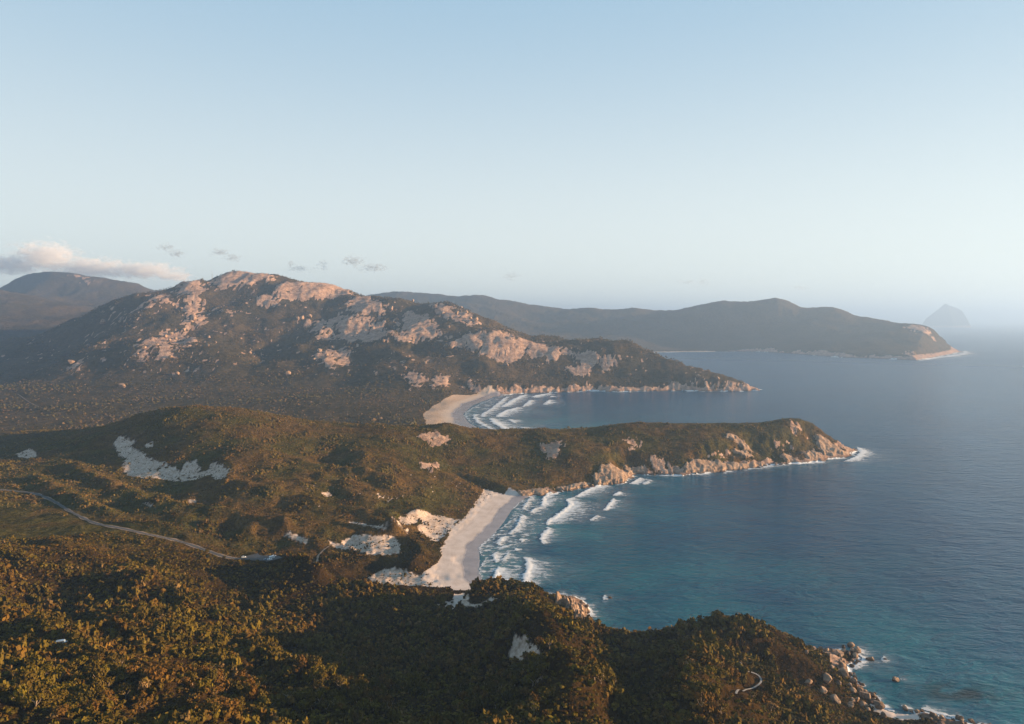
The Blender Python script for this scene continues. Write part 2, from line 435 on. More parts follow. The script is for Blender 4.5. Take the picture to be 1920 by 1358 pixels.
def up(a, f, axis, size):
    """Catmull-Rom resampling of coarse samples (step f)"""
    a = np.moveaxis(a, axis, 0)
    q = np.arange(size) / f
    i = np.minimum(q.astype(int), a.shape[0] - 2); t = (q - i).reshape(-1, *([1] * (a.ndim - 1)))
    p = [a[np.clip(i + k, 0, a.shape[0] - 1)] for k in (-1, 0, 1, 2)]
    r = 0.5 * (2 * p[1] + (p[2] - p[0]) * t + (2 * p[0] - 5 * p[1] + 4 * p[2] - p[3]) * t * t + (3 * p[1] - p[0] - 3 * p[2] + p[3]) * t ** 3)
    return np.moveaxis(r, 0, axis)

F4 = 3
nt_c, nr_c = (NTH - 1) // F4 + 2, (NR - 1) // F4 + 2
tc, lc = np.meshgrid(TH0 + np.arange(nt_c) * F4 * DTH, lr[0] + np.arange(nr_c) * F4 * LRS)
cv = rbf(tc, lc).reshape(nr_c, nt_c, 2)
cv = up(up(cv, F4, 0, NR), F4, 1, NTH)
T, L = np.meshgrid(th, lr)
Rg = np.exp(L)
X, Y = Rg * np.sin(T), Rg * np.cos(T)
REL = np.clip(cv[..., 1], 0.04, 1.0)
Z = cv[..., 0] * Rg
Z = Z + detail_noise(X, Y, REL)

# signed distance to the coast (positive on land) and how rocky the nearest shore is
csub = 2
xs, ys = X[::csub, ::csub], Y[::csub, ::csub]
cl = COAST + COAST[:1]
dc, prm = seg_dist(xs, ys, cl)
k0 = np.minimum(prm.astype(int), len(cl) - 2); kk = np.array([c[2] for c in cl], float)
rocky = kk[k0] * (1 - (prm - k0)) + kk[k0 + 1] * (prm - k0)
dc = np.where(in_poly(xs, ys, COAST), dc, -dc)
def up2(a): return up(up(a, csub, 0, NR), csub, 1, NTH)
D = up2(dc); ROCKY = np.clip(up2(rocky), 0, 1)
wig = (0.0045 * Rg.clip(0, 2500)) * fbm(X / (0.016 * 1300), Y / (0.016 * 1300), 5, 61, 0.6)
D = D + wig * (0.06 + 0.94 * ROCKY) * sstep(200, 500, Rg)
beach_cap = 0.055 * D + 0.0016 * np.maximum(D - 34, 0) ** 2
rock_cap = 0.42 * D + 0.4 + 0.03 * np.maximum(D - 10, 0) ** 1.6
cap = beach_cap * (1 - ROCKY) + rock_cap * ROCKY
def smin(a, b, k):
    h = np.clip(0.5 + 0.5 * (b - a) / k, 0, 1)
    return b + (a - b) * h - k * h * (1 - h)
land = smin(np.maximum(Z, 0.4 + 0.02 * np.clip(D, 0, 200)), cap, 2.5 + 3.0 * ROCKY)
land = np.where(D < 12, np.minimum(land, np.maximum(cap, 0.02)), land)
land = np.where(D > 0, np.maximum(land, np.minimum(cap, 1.0) * 0.6), land)
sea = -np.where(ROCKY > 0.5, 0.55, 0.10) * np.abs(D) - 0.1
Z = np.where(D > 0, land, np.maximum(sea, -14.0))

def h_at(x, y, F=None):
    F = Z if F is None else F
    x = np.asarray(x, float); y = np.asarray(y, float)
    t = np.clip((np.arctan2(x, y) - TH0) / DTH, 0, NTH - 1.001); l = np.clip((np.log(np.maximum(np.hypot(x, y), 1)) - lr[0]) / LRS, 0, NR - 1.001)
    i, j = l.astype(int), t.astype(int); a, b = l - i, t - j
    return (F[i, j] * (1 - b) + F[i, j + 1] * b) * (1 - a) + (F[i + 1, j] * (1 - b) + F[i + 1, j + 1] * b) * a

def cast(u, v, lo=0.0):
    """first point of the land under a photo pixel (None when the ray meets only sea or sky)"""
    a, b = ray(u, v)
    t = (math.atan2(a, 1) - TH0) / DTH
    if t < 0 or t > NTH - 2: return None
    j = int(t); f = t - j
    zc = Z[:, j] * (1 - f) + Z[:, j + 1] * f
    yy = Rg[:, 0] * math.cos(math.atan2(a, 1))
    line = CAM_H + b * yy
    hit = np.nonzero((zc >= line) & (zc > -0.2) & (yy > lo))[0]
    if not len(hit): return None
    i = hit[0]
    if i > 0:
        d0, d1 = line[i - 1] - zc[i - 1], line[i] - zc[i]
        w = d0 / (d0 - d1 + 1e-9)
        y = yy[i - 1] + (yy[i] - yy[i - 1]) * np.clip(w, 0, 1)
    else: y = yy[i]
    return (a * y, y, float(h_at(a * y, y)))

def cast_poly(pts, span=None):
    """outline on the land from photo pixels; stray far hits are dropped"""
    q = [cast(*p) for p in pts]
    q = [p for p in q if p is not None]
    if len(q) > 2:
        m = np.median([p[1] for p in q])
        q = [p for p in q if abs(p[1] - m) < (span or 0.25 * m)]
    return q

def visible_mask(x, y, z, lift=0.0, n=90):
    """whether points raised by lift show over the land in front of them, seen from the camera"""
    ok = np.ones(x.shape, bool)
    r = np.hypot(x, y)
    for s in np.linspace(0.25, 0.985, n):
        hz = CAM_H + (z + lift - CAM_H) * s
        ok &= (h_at(x * s, y * s) < hz + 0.3) | (r * s < R0 + 2)
    return ok

# dune ridges, hollows and sand ------------------------------------
def add_ridge(pts, height, width, fr=None):
    global Z
    q = [cast(*p) for p in pts]; q = [p for p in q if p]
    px = [p[0] for p in q]; py = [p[1] for p in q]
    sel = (X > min(px) - 4 * width) & (X < max(px) + 4 * width) & (Y > min(py) - 4 * width) & (Y < max(py) + 4 * width)
    d, prm = seg_dist(X[sel], Y[sel], q)
    taper = np.sin(np.clip((prm + 0.35) / (len(q) - 1 + 0.7), 0, 1) * math.pi) ** 0.5
    hgt = height * (1.9 if q[0][1] > 640 else 1.15) * (0.75 + 0.5 * fbm(X[sel] / 30, Y[sel] / 30, 2, 71))
    Z[sel] += hgt * taper * np.exp(-(d / width) ** 2)

add_ridge(((113, 868), (140, 872), (155, 888), (180, 902), (215, 920), (265, 938), (330, 955), (400, 962), (470, 973), (540, 985), (600, 990)), 7, 13)
add_ridge(((430, 905), (470, 915), (520, 925), (560, 940), (600, 955), (640, 965)), 5, 13)
add_ridge(((380, 868), (405, 862), (430, 868), (436, 882), (428, 900), (405, 925), (375, 940)), 2.5, 11)
add_ridge(((560, 865), (620, 880), (690, 890), (740, 905)), 5, 16)
add_ridge(((650, 955), (700, 965), (760, 975), (800, 958)), 4, 8)
add_ridge(((640, 985), (690, 990), (740, 996), (790, 992)), 4, 7)
add_ridge(((760, 1010), (785, 1030), (790, 1055), (770, 1070), (730, 1062)), 6, 8)
add_ridge(((600, 1060), (640, 1050), (690, 1052), (740, 1048)), 5, 8)
add_ridge(((530, 1048), (560, 1062), (590, 1078), (625, 1090)), 8, 9)
add_ridge(((370, 1155), (430, 1185), (490, 1225), (540, 1260), (590, 1295), (640, 1335)), 7, 11)
add_ridge(((1010, 1130), (1005, 1170), (1015, 1210), (1050, 1250), (1095, 1290), (1130, 1340)), 7, 12)
add_ridge(((1310, 1215), (1300, 1250), (1285, 1290), (1300, 1340)), 6, 11)
add_ridge(((230, 1085), (290, 1108), (350, 1138), (400, 1165)), 9, 14)
add_ridge(((90, 1020), (150, 1040), (210, 1065)), 7, 13)
add_ridge(((0, 1040), (50, 1060), (110, 1090)), 7, 13)
add_ridge(((250, 1250), (320, 1280), (370, 1320), (400, 1358)), 7, 10)
add_ridge(((0, 1168), (60, 1185), (130, 1215), (200, 1250)), 6, 11)
add_ridge(((650, 1300), (690, 1330), (720, 1358)), 7, 9)

for rp, rh, rw in ((((500, 870), (560, 885), (630, 905), (700, 925)), 4, 12), (((470, 985), (540, 1000), (600, 1012)), 5, 10), (((330, 975), (400, 985), (470, 1000)), 4, 10), (((60, 900), (100, 920), (150, 945), (210, 965)), 5, 11),
                   (((570, 905), (640, 925), (700, 945)), 4, 12), (((690, 965), (740, 985), (770, 1000)), 3.5, 7), (((780, 870), (830, 890), (880, 915)), 4, 12), (((500, 905), (545, 918), (590, 925)), 4, 12), (((240, 985), (300, 992), (360, 1010)), 4, 10)):
    add_ridge(rp, rh, rw)
for pu_, pv2, pr_, pd_ in ((250, 882, 20, 5), (385, 930, 24, 7), (430, 985, 22, 7), (470, 1022, 22, 6), (530, 1026, 22, 6), (625, 1015, 14, 6), (705, 1055, 15, 5), (630, 866, 24, 8), (530, 926, 12, 5), (720, 940, 13, 4), (330, 925, 18, 5),
                          (590, 1000, 16, 4), (760, 1000, 10, 4), (660, 1035, 12, 4), (240, 945, 18, 5), (680, 860, 14, -6), (560, 845, 20, -4), (800, 920, 14, -4), (740, 905, 14, -4), (660, 915, 14, -4)):
    c_ = cast(pu_, pv2)
    if c_: Z = Z - pd_ * np.exp(-(((X - c_[0]) / pr_) ** 2 + ((Y - c_[1]) / (1.5 * pr_)) ** 2) * (1 + 0.5 * fbm(X / 20, Y / 20, 2, 73)))
SAND = np.zeros_like(Z); ROCKM = np.zeros_like(Z); WET = np.zeros_like(Z)
def paint(mask, pts, soft, span=None, rough=0.0, wl=8.0, dig=0.0, speck=0.0):
    global Z
    q = cast_poly(pts, span)
    if len(q) < 3: return
    sd = poly_sd(X, Y, q)
    sel = sd > -6 * soft - 2 * rough
    s = sd[sel] + rough * fbm(X[sel] / wl, Y[sel] / wl, 3, 83)
    m = sstep(-soft, soft, s)
    if speck < 0:
        m = m * sstep(-0.05, 0.25, fbm(X[sel] / 4.5, Y[sel] / 4.5, 3, 89) + speck)
    mask[sel] = np.maximum(mask[sel], m)
    if dig: Z[sel] -= dig * sstep(-1, 8, s)
SANDS = [
    (((213, 833), (225, 815), (240, 822), (256, 828), (247, 836), (262, 844), (272, 854), (288, 862), (312, 870), (338, 881), (352, 866), (369, 862), (374, 886), (388, 881), (398, 868), (416, 870), (431, 882),
      (422, 896), (405, 899), (394, 890), (370, 899), (340, 904), (300, 898), (268, 898), (244, 893), (230, 878), (234, 860), (217, 845)), 1.2, 4.0, 9.0, 0.5, 0.28),
    (((270, 835), (287, 827), (288, 838), (275, 840)), 1.0, 1.5, 6.0, 0.0, 0.3),
    (((30, 851), (55, 840), (66, 846), (70, 856), (50, 860), (36, 858)), 1.0, 1.0, 8.0, 1.0, 0.5),
    (((533, 995), (556, 1002), (582, 1014), (572, 1021), (548, 1012), (532, 1002)), 0.8, 1.2, 6.0, 1.0, 0.25),
    (((638, 1014), (664, 1003), (700, 1004), (740, 1005), (750, 1021), (752, 1036), (730, 1041), (690, 1040), (664, 1031), (644, 1022)), 0.8, 2.5, 7.0, 3.0, 0.6),
    (((615, 1012), (640, 1020), (664, 1033), (640, 1030), (620, 1022)), 0.8, 1.5, 5.0, 0.0, 0.1),
    (((645, 974), (680, 980), (722, 986), (766, 993), (766, 998), (720, 993), (680, 986)), 0.8, 1.6, 6.0, 0.5, 0.4),
    (((735, 970), (765, 961), (800, 960), (830, 968), (862, 974), (850, 986), (836, 1004), (816, 1016), (800, 1006), (780, 987), (792, 976)), 0.8, 4.0, 8.0, 1.0, 0.22),
    (((850, 986), (868, 974), (882, 955), (897, 935), (905, 925), (902, 945), (876, 972), (855, 1005), (840, 1036), (832, 1046), (826, 1034), (836, 1010)), 0.8, 3.0, 5.0, 0.0, 0.18),
    (((815, 1134), (848, 1126), (854, 1113), (870, 1113), (880, 1130), (906, 1129), (924, 1118), (934, 1125), (902, 1138), (870, 1136), (840, 1141)), 0.6, 2.0, 5.0, 1.5, 0.5),
    (((950, 1226), (964, 1196), (984, 1194), (1006, 1210), (1013, 1226), (1000, 1236), (976, 1240), (955, 1236)), 0.6, 2.4, 5.0, 0.5, 0.35),
    (((266, 944), (282, 943), (292, 950), (280, 951)), 0.6, 0.8, 4.0, 0.0, 0.3),
    (((352, 938), (368, 937), (372, 941), (356, 944)), 0.6, 0.8, 4.0, 0.0, 0.3),
    (((602, 924), (615, 922), (624, 930), (612, 932)), 0.6, 0.8, 4.0, 0.0, 0.3),
    (((705, 924), (730, 930), (745, 938), (728, 942), (708, 934)), 0.6, 2.0, 5.0, 0.0, -0.02),
    (((780, 880), (815, 888), (880, 910), (890, 930), (850, 940), (800, 935), (740, 940), (700, 935), (690, 915), (740, 900)), 1.0, 3.0, 6.0, 0.0, -0.74),
    (((560, 890), (690, 880), (700, 960), (600, 965), (520, 940)), 1.0, 3.0, 6.0, 0.0, -0.85),
    (((1004, 1272), (1014, 1270), (1018, 1277), (1008, 1280)), 0.5, 0.5, 3.0, 0.0, 0.4),
    (((860, 655), (1000, 655), (1000, 670), (860, 670)), 2, 3, 20.0, 0.0, -0.9),
]
for pts, soft, rough, wl, dig, speck in SANDS: paint(SAND, pts, soft * 2.4, None, rough, wl, dig, speck)
# the two beaches
bdry = ((907, 920), (903, 932), (890, 953), (870, 973), (848, 1007), (834, 1033), (821, 1057), (790, 1080), (768, 1079), (740, 1074), (710, 1073), (687, 1088), (705, 1099), (720, 1108), (753, 1103), (807, 1104),
        (850, 1100), (878, 1094), (883, 1060), (890, 1037), (903, 1003), (920, 980), (940, 953), (955, 929))
q = [G(u, v, 2.0) for u, v in bdry]
BEACH_DRY = poly_sd(X, Y, q)
wiggle = 1.6 * fbm(X / 14, Y / 14, 3, 91)
NEARB = (X > -170) & (X < 80) & (Y > 612) & (Y < 1040)
b1 = np.where(NEARB, sstep(-0.8, 0.8, BEACH_DRY + wiggle * 0.4), 0)
wetzone = NEARB & (ROCKY < 0.6) & (D < 34) & (D > -30)
SAND = np.maximum(SAND, b1)
SAND = np.where(wetzone, np.maximum(SAND, sstep(0.62, 0.4, ROCKY)), SAND)
q2 = cast_poly(((905, 740), (850, 740), (832, 749), (813, 760), (793, 777), (797, 788), (810, 797), (850, 797), (843, 785), (840, 773), (867, 753), (900, 743)), 900)
B2 = poly_sd(X, Y, q2)
FARB = (X > -520) & (X < 60) & (Y > 1440) & (Y < 2300)
b2 = np.where(FARB, sstep(-3, 3, B2 + 2 * wiggle), 0)
wet2 = FARB & (ROCKY < 0.6) & (D < 70) & (D > -40)
SAND = np.maximum(SAND, b2); SAND = np.where(wet2, 1.0, SAND)
SAND = np.where((Y > 4300) & (Y < 5400) & (X > 600) & (X < 1560) & (D < 55) & (ROCKY < 0.5), 1.0, SAND)
SAND = np.where((X > 215) & (X < 262) & (Y > 410) & (Y < 450) & (D < 9) & (ROCKY < 0.75), 1.0, SAND)
WET = np.where(NEARB & (SAND > 0.3), sstep(19, 15.5, D + 2.2 * fbm(X / 22, Y / 22, 3, 93)), 0)
WET = np.where(FARB & (SAND > 0.3), sstep(40, 30, D + 5 * fbm(X / 60, Y / 60, 2, 95)), WET)
BEACHY = (b1 > 0.3) | wetzone | (b2 > 0.3) | wet2

# wind hummocks on the loose sand
Z = Z + SAND * (1 - WET) * np.where(D > 42, 0.7, 0.02) * (0.9 * fbm(X / 11, Y / 11, 3, 94) + 0.5 * ridged(X / 7, Y / 7, 2, 96)) * sstep(1400, 1200, Rg)

# bare granite: shore band and scattered slabs (the big outcrops are objects of their own)
shore_w = np.where(Rg < 700, 11, np.where(Rg < 1400, 13, np.where(Rg < 3600, 26, 40)))
nz = fbm(X / (0.02 * Rg.clip(400, 6000)), Y / (0.02 * Rg.clip(400, 6000)), 4, 97)
ROCKM = np.where(D > -20, sstep(1.05, 0.75, D / shore_w + 0.75 * nz) * ROCKY, 0)
# stony texture on shore rock and high granite
stone = ridged(X / (0.007 * Rg.clip(450, 5000)), Y / (0.007 * Rg.clip(450, 5000)), 3, 101)
Z = np.where((D > 1), Z + ROCKM * stone * 0.0016 * Rg.clip(450, 3000), Z)

OUTC = np.zeros(Z.shape, int)
OUTC_LABELS = {
    0: 'pale granite summit block crowning the tall mountain beside the thin mast',
    1: 'small pale granite knob on the mountain skyline left of the mast',
    2: 'broad streaked granite slab along the skyline right of the mountain summit',
    3: 'dull pink granite patch in the scrub below the broad skyline slab',
    4: 'rounded bare granite dome right of the broad skyline slab',
    5: 'broken granite slope below the rounded dome on the mountain flank',
    7: 'tall striped granite dome in the middle of the mountain right shoulder',
    8: 'scattered granite blocks on the upper right shoulder of the mountain',
    9: 'reddish granite dome on the near end of the long spur above the second beach',
    10: 'row of reddish granite slabs running down the long spur crest',
    11: 'flat pale granite cap where the long spur meets the far bay',
    12: 'small granite face under the flat cap on the long spur',
    13: 'left one of three pink granite faces at the mountain foot',
    14: 'middle one of three pink granite faces at the mountain foot',
    15: 'right one of three pink granite faces at the mountain foot, nearest the beach',
    27: 'lone squarish slab high in the scrub left of the headland tip',
    28: 'flat slab just under the crest near the headland tip',
    29: 'kite shaped pale slab in the scrub above the surf',
    30: 'cluster of pale rocks under the knoll at the landward end of the headland',
    31: 'small pale rock patch above the dunes',
    32: 'faint pink slab near the crest above the dark gully',
    33: 'upright pale rock in the dark gully of the headland',
    16: 'cluster of bare pale granite on the sunlit left face of the mountain',
}
CRAGS = [  # pinkish slabs on the granite mountain: photo outlines, cover
    (((395, 530), (405, 518), (430, 511), (455, 509), (500, 514), (505, 522), (480, 530), (440, 535), (415, 540)), 0.3),
    (((335, 540), (345, 530), (368, 527), (380, 540), (378, 555), (345, 553)), 0.25),
    (((520, 540), (540, 530), (575, 529), (612, 531), (642, 542), (655, 552), (630, 556), (600, 556), (560, 560), (520, 560)), 0.25),
    (((478, 556), (512, 552), (526, 572), (505, 578), (482, 575)), 0.0),
    (((655, 565), (680, 556), (708, 566), (715, 582), (680, 588), (664, 582)), 0.3),
    (((640, 610), (670, 600), (710, 612), (720, 632), (690, 640), (650, 638)), 0.0),
    (((690, 605), (720, 608), (745, 625), (775, 640), (740, 640), (705, 625)), 0.05),
    (((755, 600), (775, 588), (800, 595), (822, 632), (790, 636), (762, 625)), 0.3),
    (((805, 570), (845, 572), (880, 590), (905, 608), (880, 612), (840, 600), (815, 585)), -0.12),
    (((840, 648), (870, 632), (905, 620), (945, 630), (965, 650), (945, 665), (905, 662), (880, 652)), 0.18),
    (((905, 625), (950, 628), (1000, 642), (1060, 655), (1073, 664), (1040, 672), (990, 668), (960, 680), (930, 678), (905, 665)), 0.1),
    (((1090, 665), (1130, 662), (1155, 672), (1150, 682), (1110, 680), (1092, 676)), 0.3),
    (((1065, 690), (1100, 684), (1105, 698), (1080, 710)), 0.1),
    (((765, 700), (790, 695), (798, 718), (780, 728), (768, 718)), 0.1),
    (((812, 708), (838, 706), (840, 724), (818, 728)), 0.1),
    (((865, 712), (888, 712), (886, 728), (868, 728)), 0.1),
    (((300, 620), (330, 620), (335, 635), (310, 645), (295, 640)), 0.0),
    (((260, 640), (340, 612), (380, 640), (330, 680), (250, 680)), -0.28),
    (((340, 560), (385, 555), (390, 610), (340, 620)), -0.22),
    (((600, 655), (650, 650), (660, 680), (620, 690), (585, 672)), -0.1),
    (((560, 600), (640, 590), (720, 600), (720, 640), (600, 640)), -0.22),
    (((180, 560), (310, 550), (330, 575), (200, 620)), -0.30),
    (((120, 690), (150, 675), (150, 690), (128, 700)), 0.0),
    (((880, 735), (960, 728), (1100, 726), (1200, 728), (1400, 722), (1425, 732), (1200, 736), (1000, 738)), 0.0),
    (((1690, 612), (1735, 612), (1760, 628), (1790, 650), (1760, 645), (1720, 625)), -0.15),
    (((1700, 662), (1790, 645), (1800, 660), (1740, 672), (1690, 674)), 0.0),
    (((140, 515), (180, 519), (175, 530), (150, 527)), 0.0),
    (((1452, 824), (1467, 826), (1470, 836), (1456, 834)), 0.25),
    (((1486, 802), (1502, 802), (1501, 807), (1488, 807)), 0.2),
    (((1016, 834), (1047, 829), (1056, 842), (1038, 856), (1022, 848)), 0.2),
    (((785, 817), (813, 808), (845, 822), (829, 839), (800, 831)), -0.02),
    (((786, 874), (817, 868), (824, 880), (800, 884)), 0.05),
    (((1172, 826), (1193, 822), (1199, 840), (1180, 842)), 0.0),
    (((1228, 862), (1243, 861), (1243, 878), (1226, 877)), 0.3),
    (((1340, 840), (1360, 835), (1380, 852), (1350, 860), (1330, 855)), -0.2),
    (((1515, 815), (1545, 806), (1575, 820), (1520, 835)), -0.1),
]
for ci, (pts, cover) in enumerate(CRAGS):
    q = cast_poly(pts, 700)
    if len(q) < 3: continue
    sd = poly_sd(X, Y, q)
    sel = sd > -60
    s = sd[sel]; r = Rg[sel]
    w = 0.004 * r
    sc_ = np.clip(np.median(r) / 3000, 0.3, 1.0)
    nn = 0.6 * fbm(X[sel] / (40 * sc_), Y[sel] / (95 * sc_), 4, 103) + 0.55 * fbm(X[sel] / (13 * sc_), Y[sel] / (34 * sc_), 3, 107)
    m = sstep(-0.1, 0.22, nn + cover + np.clip(s / (4 * w), -1.2, 0.5))
    ROCKM[sel] = np.maximum(ROCKM[sel], m)
    if ci in OUTC_LABELS:
        oc = OUTC[sel]; oc[(m > 0.55) & (s > -12) & (oc == 0)] = ci + 1; OUTC[sel] = oc
    # slabs stand proud of the scrub, broken by joints
    jn = ridged(X[sel] / (34 * sc_), Y[sel] / (90 * sc_), 3, 109)
    Z[sel] += m * (0.0005 * r + 0.0006 * r * jn)
fl = fbm(X / 20, Y / 36, 3, 113) + 0.5 * fbm(X / 170, Y / 170, 2, 115)
ROCKM = np.where((Rg > 2100) & (Rg < 4300) & (Z > 55) & (D > 30), np.maximum(ROCKM, sstep(0.62, 0.8, fl) * 0.85), ROCKM)
ROCKM = np.clip(ROCKM * (1 - SAND), 0, 1)
ROCKM = np.where(D < -2, ROCKY, ROCKM)

# ------------------------------------------------------------------ roads and tracks: beds levelled into the ground
def smooth_line(pts, step):
    q = [cast(*p) for p in pts]; q = np.array([p for p in q if p])
    if len(q) < 2: return q
    dd = np.concatenate([[0], np.cumsum(np.hypot(np.diff(q[:, 0]), np.diff(q[:, 1])))])
    n_ = max(3, int(dd[-1] / step))
    t = np.linspace(0, dd[-1], n_)
    x, y = np.interp(t, dd, q[:, 0]), np.interp(t, dd, q[:, 1])
    k = np.ones(5) / 5
    for _ in range(2):
        xp, yp = np.pad(x, 2, 'edge'), np.pad(y, 2, 'edge')
        x2, y2 = np.convolve(xp, k, 'valid'), np.convolve(yp, k, 'valid'); x2[0], x2[-1], y2[0], y2[-1] = x[0], x[-1], y[0], y[-1]
        x, y = x2, y2
    z = h_at(x, y)
    for _ in range(6): z = np.convolve(np.pad(z, 2, 'edge'), k, 'valid')
    return np.stack([x, y, z], 1)
ROADM = np.zeros_like(Z)
def bed(line, half, soft):
    global Z
    sel = (X > line[:, 0].min() - 30) & (X < line[:, 0].max() + 30) & (Y > line[:, 1].min() - 30) & (Y < line[:, 1].max() + 30)
    d, prm = seg_dist(X[sel], Y[sel], line)
    k0 = np.minimum(prm.astype(int), len(line) - 2); f = prm - k0
    zl = line[k0, 2] * (1 - f) + line[k0 + 1, 2] * f
    w = sstep(half + soft, half, d)
    Z[sel] = Z[sel] * (1 - w) + (zl - 0.35) * w
    ROADM[sel] = np.maximum(ROADM[sel], sstep(half + soft * 0.6, half, d))
ROAD = smooth_line(((-60, 914), (0, 918), (30, 921), (62, 924), (80, 929), (105, 942), (130, 958), (160, 974), (190, 983), (230, 991), (270, 1000), (310, 1009), (335, 1013), (365, 1025), (400, 1038), (430, 1045), (455, 1049), (480, 1051)), 4)
CARPARK = smooth_line(((468, 1044), (480, 1046), (492, 1047), (504, 1047), (515, 1047)), 3)
TRACK = smooth_line(((1388, 1244), (1395, 1254), (1412, 1264), (1424, 1272), (1429, 1279), (1422, 1286), (1400, 1293), (1380, 1299)), 1.5)
DUNEPATH = smooth_line(((622, 1020), (612, 1027), (603, 1035), (596, 1042), (589, 1048)), 2)
FARTRACK = smooth_line(((33, 738), (45, 748), (60, 757), (80, 766)), 12)
for ln, hw, sf in ((ROAD, 4.2, 3.0), (CARPARK, 8.5, 4.0), (TRACK, 3.0, 2.0), (DUNEPATH, 1.6, 2.0), (FARTRACK, 4.0, 6.0)):
    bed(ln, hw, sf)

# ------------------------------------------------------------------ ground material
def ground_material():
    s = NT('ground')
    p = s.pos()
    sand, rock, wet, dist = s.attr('sand'), s.attr('rock'), s.attr('wet'), s.attr('range')
    n_big = s.noise(p, 0.012, 4); n_mid = s.noise(p, 0.06, 5, 0.62); n_fine = s.noise(p, 0.35, 4, 0.65)
    n_far = s.noise(p, 0.004, 5, 0.6)
    # scrub: brown heath against olive, by patch; the far ranges are greener-grey
    heath = s.mix(s.mapr(n_big, 0.42, 0.58), (0.132, 0.079, 0.029), (0.085, 0.071, 0.021))
    heath = s.mix(s.mapr(n_mid, 0.36, 0.68), s.mix(1.0, heath, (0.55, 0.55, 0.55), 'MULTIPLY'), heath)
    heath = s.mix(s.mapr(n_fine, 0.35, 0.7), s.mix(1.0, heath, (0.62, 0.62, 0.6), 'MULTIPLY'), heath)
    farveg = s.mix(s.mapr(n_far, 0.35, 0.65), (0.058, 0.045, 0.023), (0.086, 0.060, 0.033))
    farveg = s.mix(s.mapr(n_mid, 0.35, 0.65), s.mix(1.0, farveg, (0.6, 0.62, 0.6), 'MULTIPLY'), farveg)
    veg = s.mix(s.mapr(dist, 1250, 1600), heath, farveg)
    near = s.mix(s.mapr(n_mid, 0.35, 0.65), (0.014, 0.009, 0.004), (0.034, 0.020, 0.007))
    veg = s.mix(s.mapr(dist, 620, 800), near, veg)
    # granite
    r_n = s.noise(p, 0.05, 6, 0.65); r_f = s.noise(p, 0.5, 4, 0.6)
    stone = s.mix(s.mapr(r_n, 0.3, 0.7), (0.22, 0.137, 0.098), (0.44, 0.295, 0.215))
    stone = s.mix(s.mapr(r_f, 0.3, 0.55), s.mix(1.0, stone, (0.6, 0.56, 0.54), 'MULTIPLY'), stone)
    zed = s.node('ShaderNodeSeparateXYZ'); s.l.new(p, zed.inputs[0])
    tide = s.mapr(zed.outputs[2], 4.5, 1.0)
    stone = s.mix(s.math('MULTIPLY', tide, 0.75), stone, (0.075, 0.045, 0.03))
    # sand
    s_n = s.noise(p, 0.08, 4, 0.6); s_f = s.noise(p, 1.1, 3, 0.6)
    dry = s.mix(s.mapr(s_n, 0.3, 0.7), (0.47, 0.38, 0.325), (0.56, 0.465, 0.41))
    dry = s.mix(s.mapr(s_f, 0.4, 0.65), s.mix(1.0, dry, (0.9, 0.9, 0.9), 'MULTIPLY'), dry)
    dry = s.mix(s.mapr(dist, 1300, 1500), dry, (0.42, 0.33, 0.265))
    # tide lines: old strand marks run along the shore
    tl = s.noise(s.attr('tide', 'Vector'), 1.0, 4, 0.65)
    dry = s.mix(s.mapr(tl, 0.5, 0.68, 0.0, 0.32), dry, s.mix(1.0, dry, (0.72, 0.69, 0.66), 'MULTIPLY'))
    tsep = s.node('ShaderNodeSeparateXYZ'); s.l.new(s.attr('tide', 'Vector'), tsep.inputs[0])
    dune_n = s.math('ADD', tsep.outputs[0], s.math('MULTIPLY', s_n, 4.0))
    dry = s.mix(s.mapr(dune_n, 13.0, 20.0, 0.0, 1.0), dry, s.mix(s.mapr(n_fine, 0.35, 0.62), s.mix(1.0, dry, (0.62, 0.55, 0.46), 'MULTIPLY'), s.mix(1.0, dry, (0.92, 0.87, 0.82), 'MULTIPLY')))
    wetc = s.mix(s.mapr(s_n, 0.3, 0.7), (0.19, 0.155, 0.15), (0.24, 0.20, 0.195))
    sandc = s.mix(wet, dry, wetc)
    edge = s.math('ADD', sand, s.math('MULTIPLY', s.math('SUBTRACT', n_fine, 0.5), 1.3))
    sf = s.mapr(edge, 0.22, 0.78)
    redge = s.math('ADD', rock, s.math('MULTIPLY', s.math('SUBTRACT', n_mid, 0.5), 0.8))
    rf = s.mapr(redge, 0.36, 0.56)
    col = s.mix(rf, veg, stone)
    col = s.mix(sf, col, sandc)
    # relief finer than the mesh
    crack = s.voro(p, 0.09, 'DISTANCE_TO_EDGE')
    hv = s.math('MULTIPLY', s.math('ADD', n_fine, s.math('MULTIPLY', n_mid, 4.0)), 2.2)
    hr = s.math('ADD', s.math('MULTIPLY', r_n, 6.0), s.math('MULTIPLY', s.mapr(crack, 0.0, 0.05), 1.2))
    hs = s.math('MULTIPLY', s_f, 0.25)
    hh = s.node('ShaderNodeMix', data_type='FLOAT'); s.put(hh.inputs[0], rf); s.put(hh.inputs[2], hv); s.put(hh.inputs[3], hr)
    h2 = s.node('ShaderNodeMix', data_type='FLOAT'); s.put(h2.inputs[0], sf); s.put(h2.inputs[2], hh.outputs[0]); s.put(h2.inputs[3], hs)
    nb = s.bump(h2.outputs[0], 0.85, 1.0)
    rough = s.math('SUBTRACT', 0.95, s.math('MULTIPLY', s.math('MULTIPLY', wet, sf), 0.72))
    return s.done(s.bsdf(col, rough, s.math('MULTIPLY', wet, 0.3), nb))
M_GROUND = ground_material()

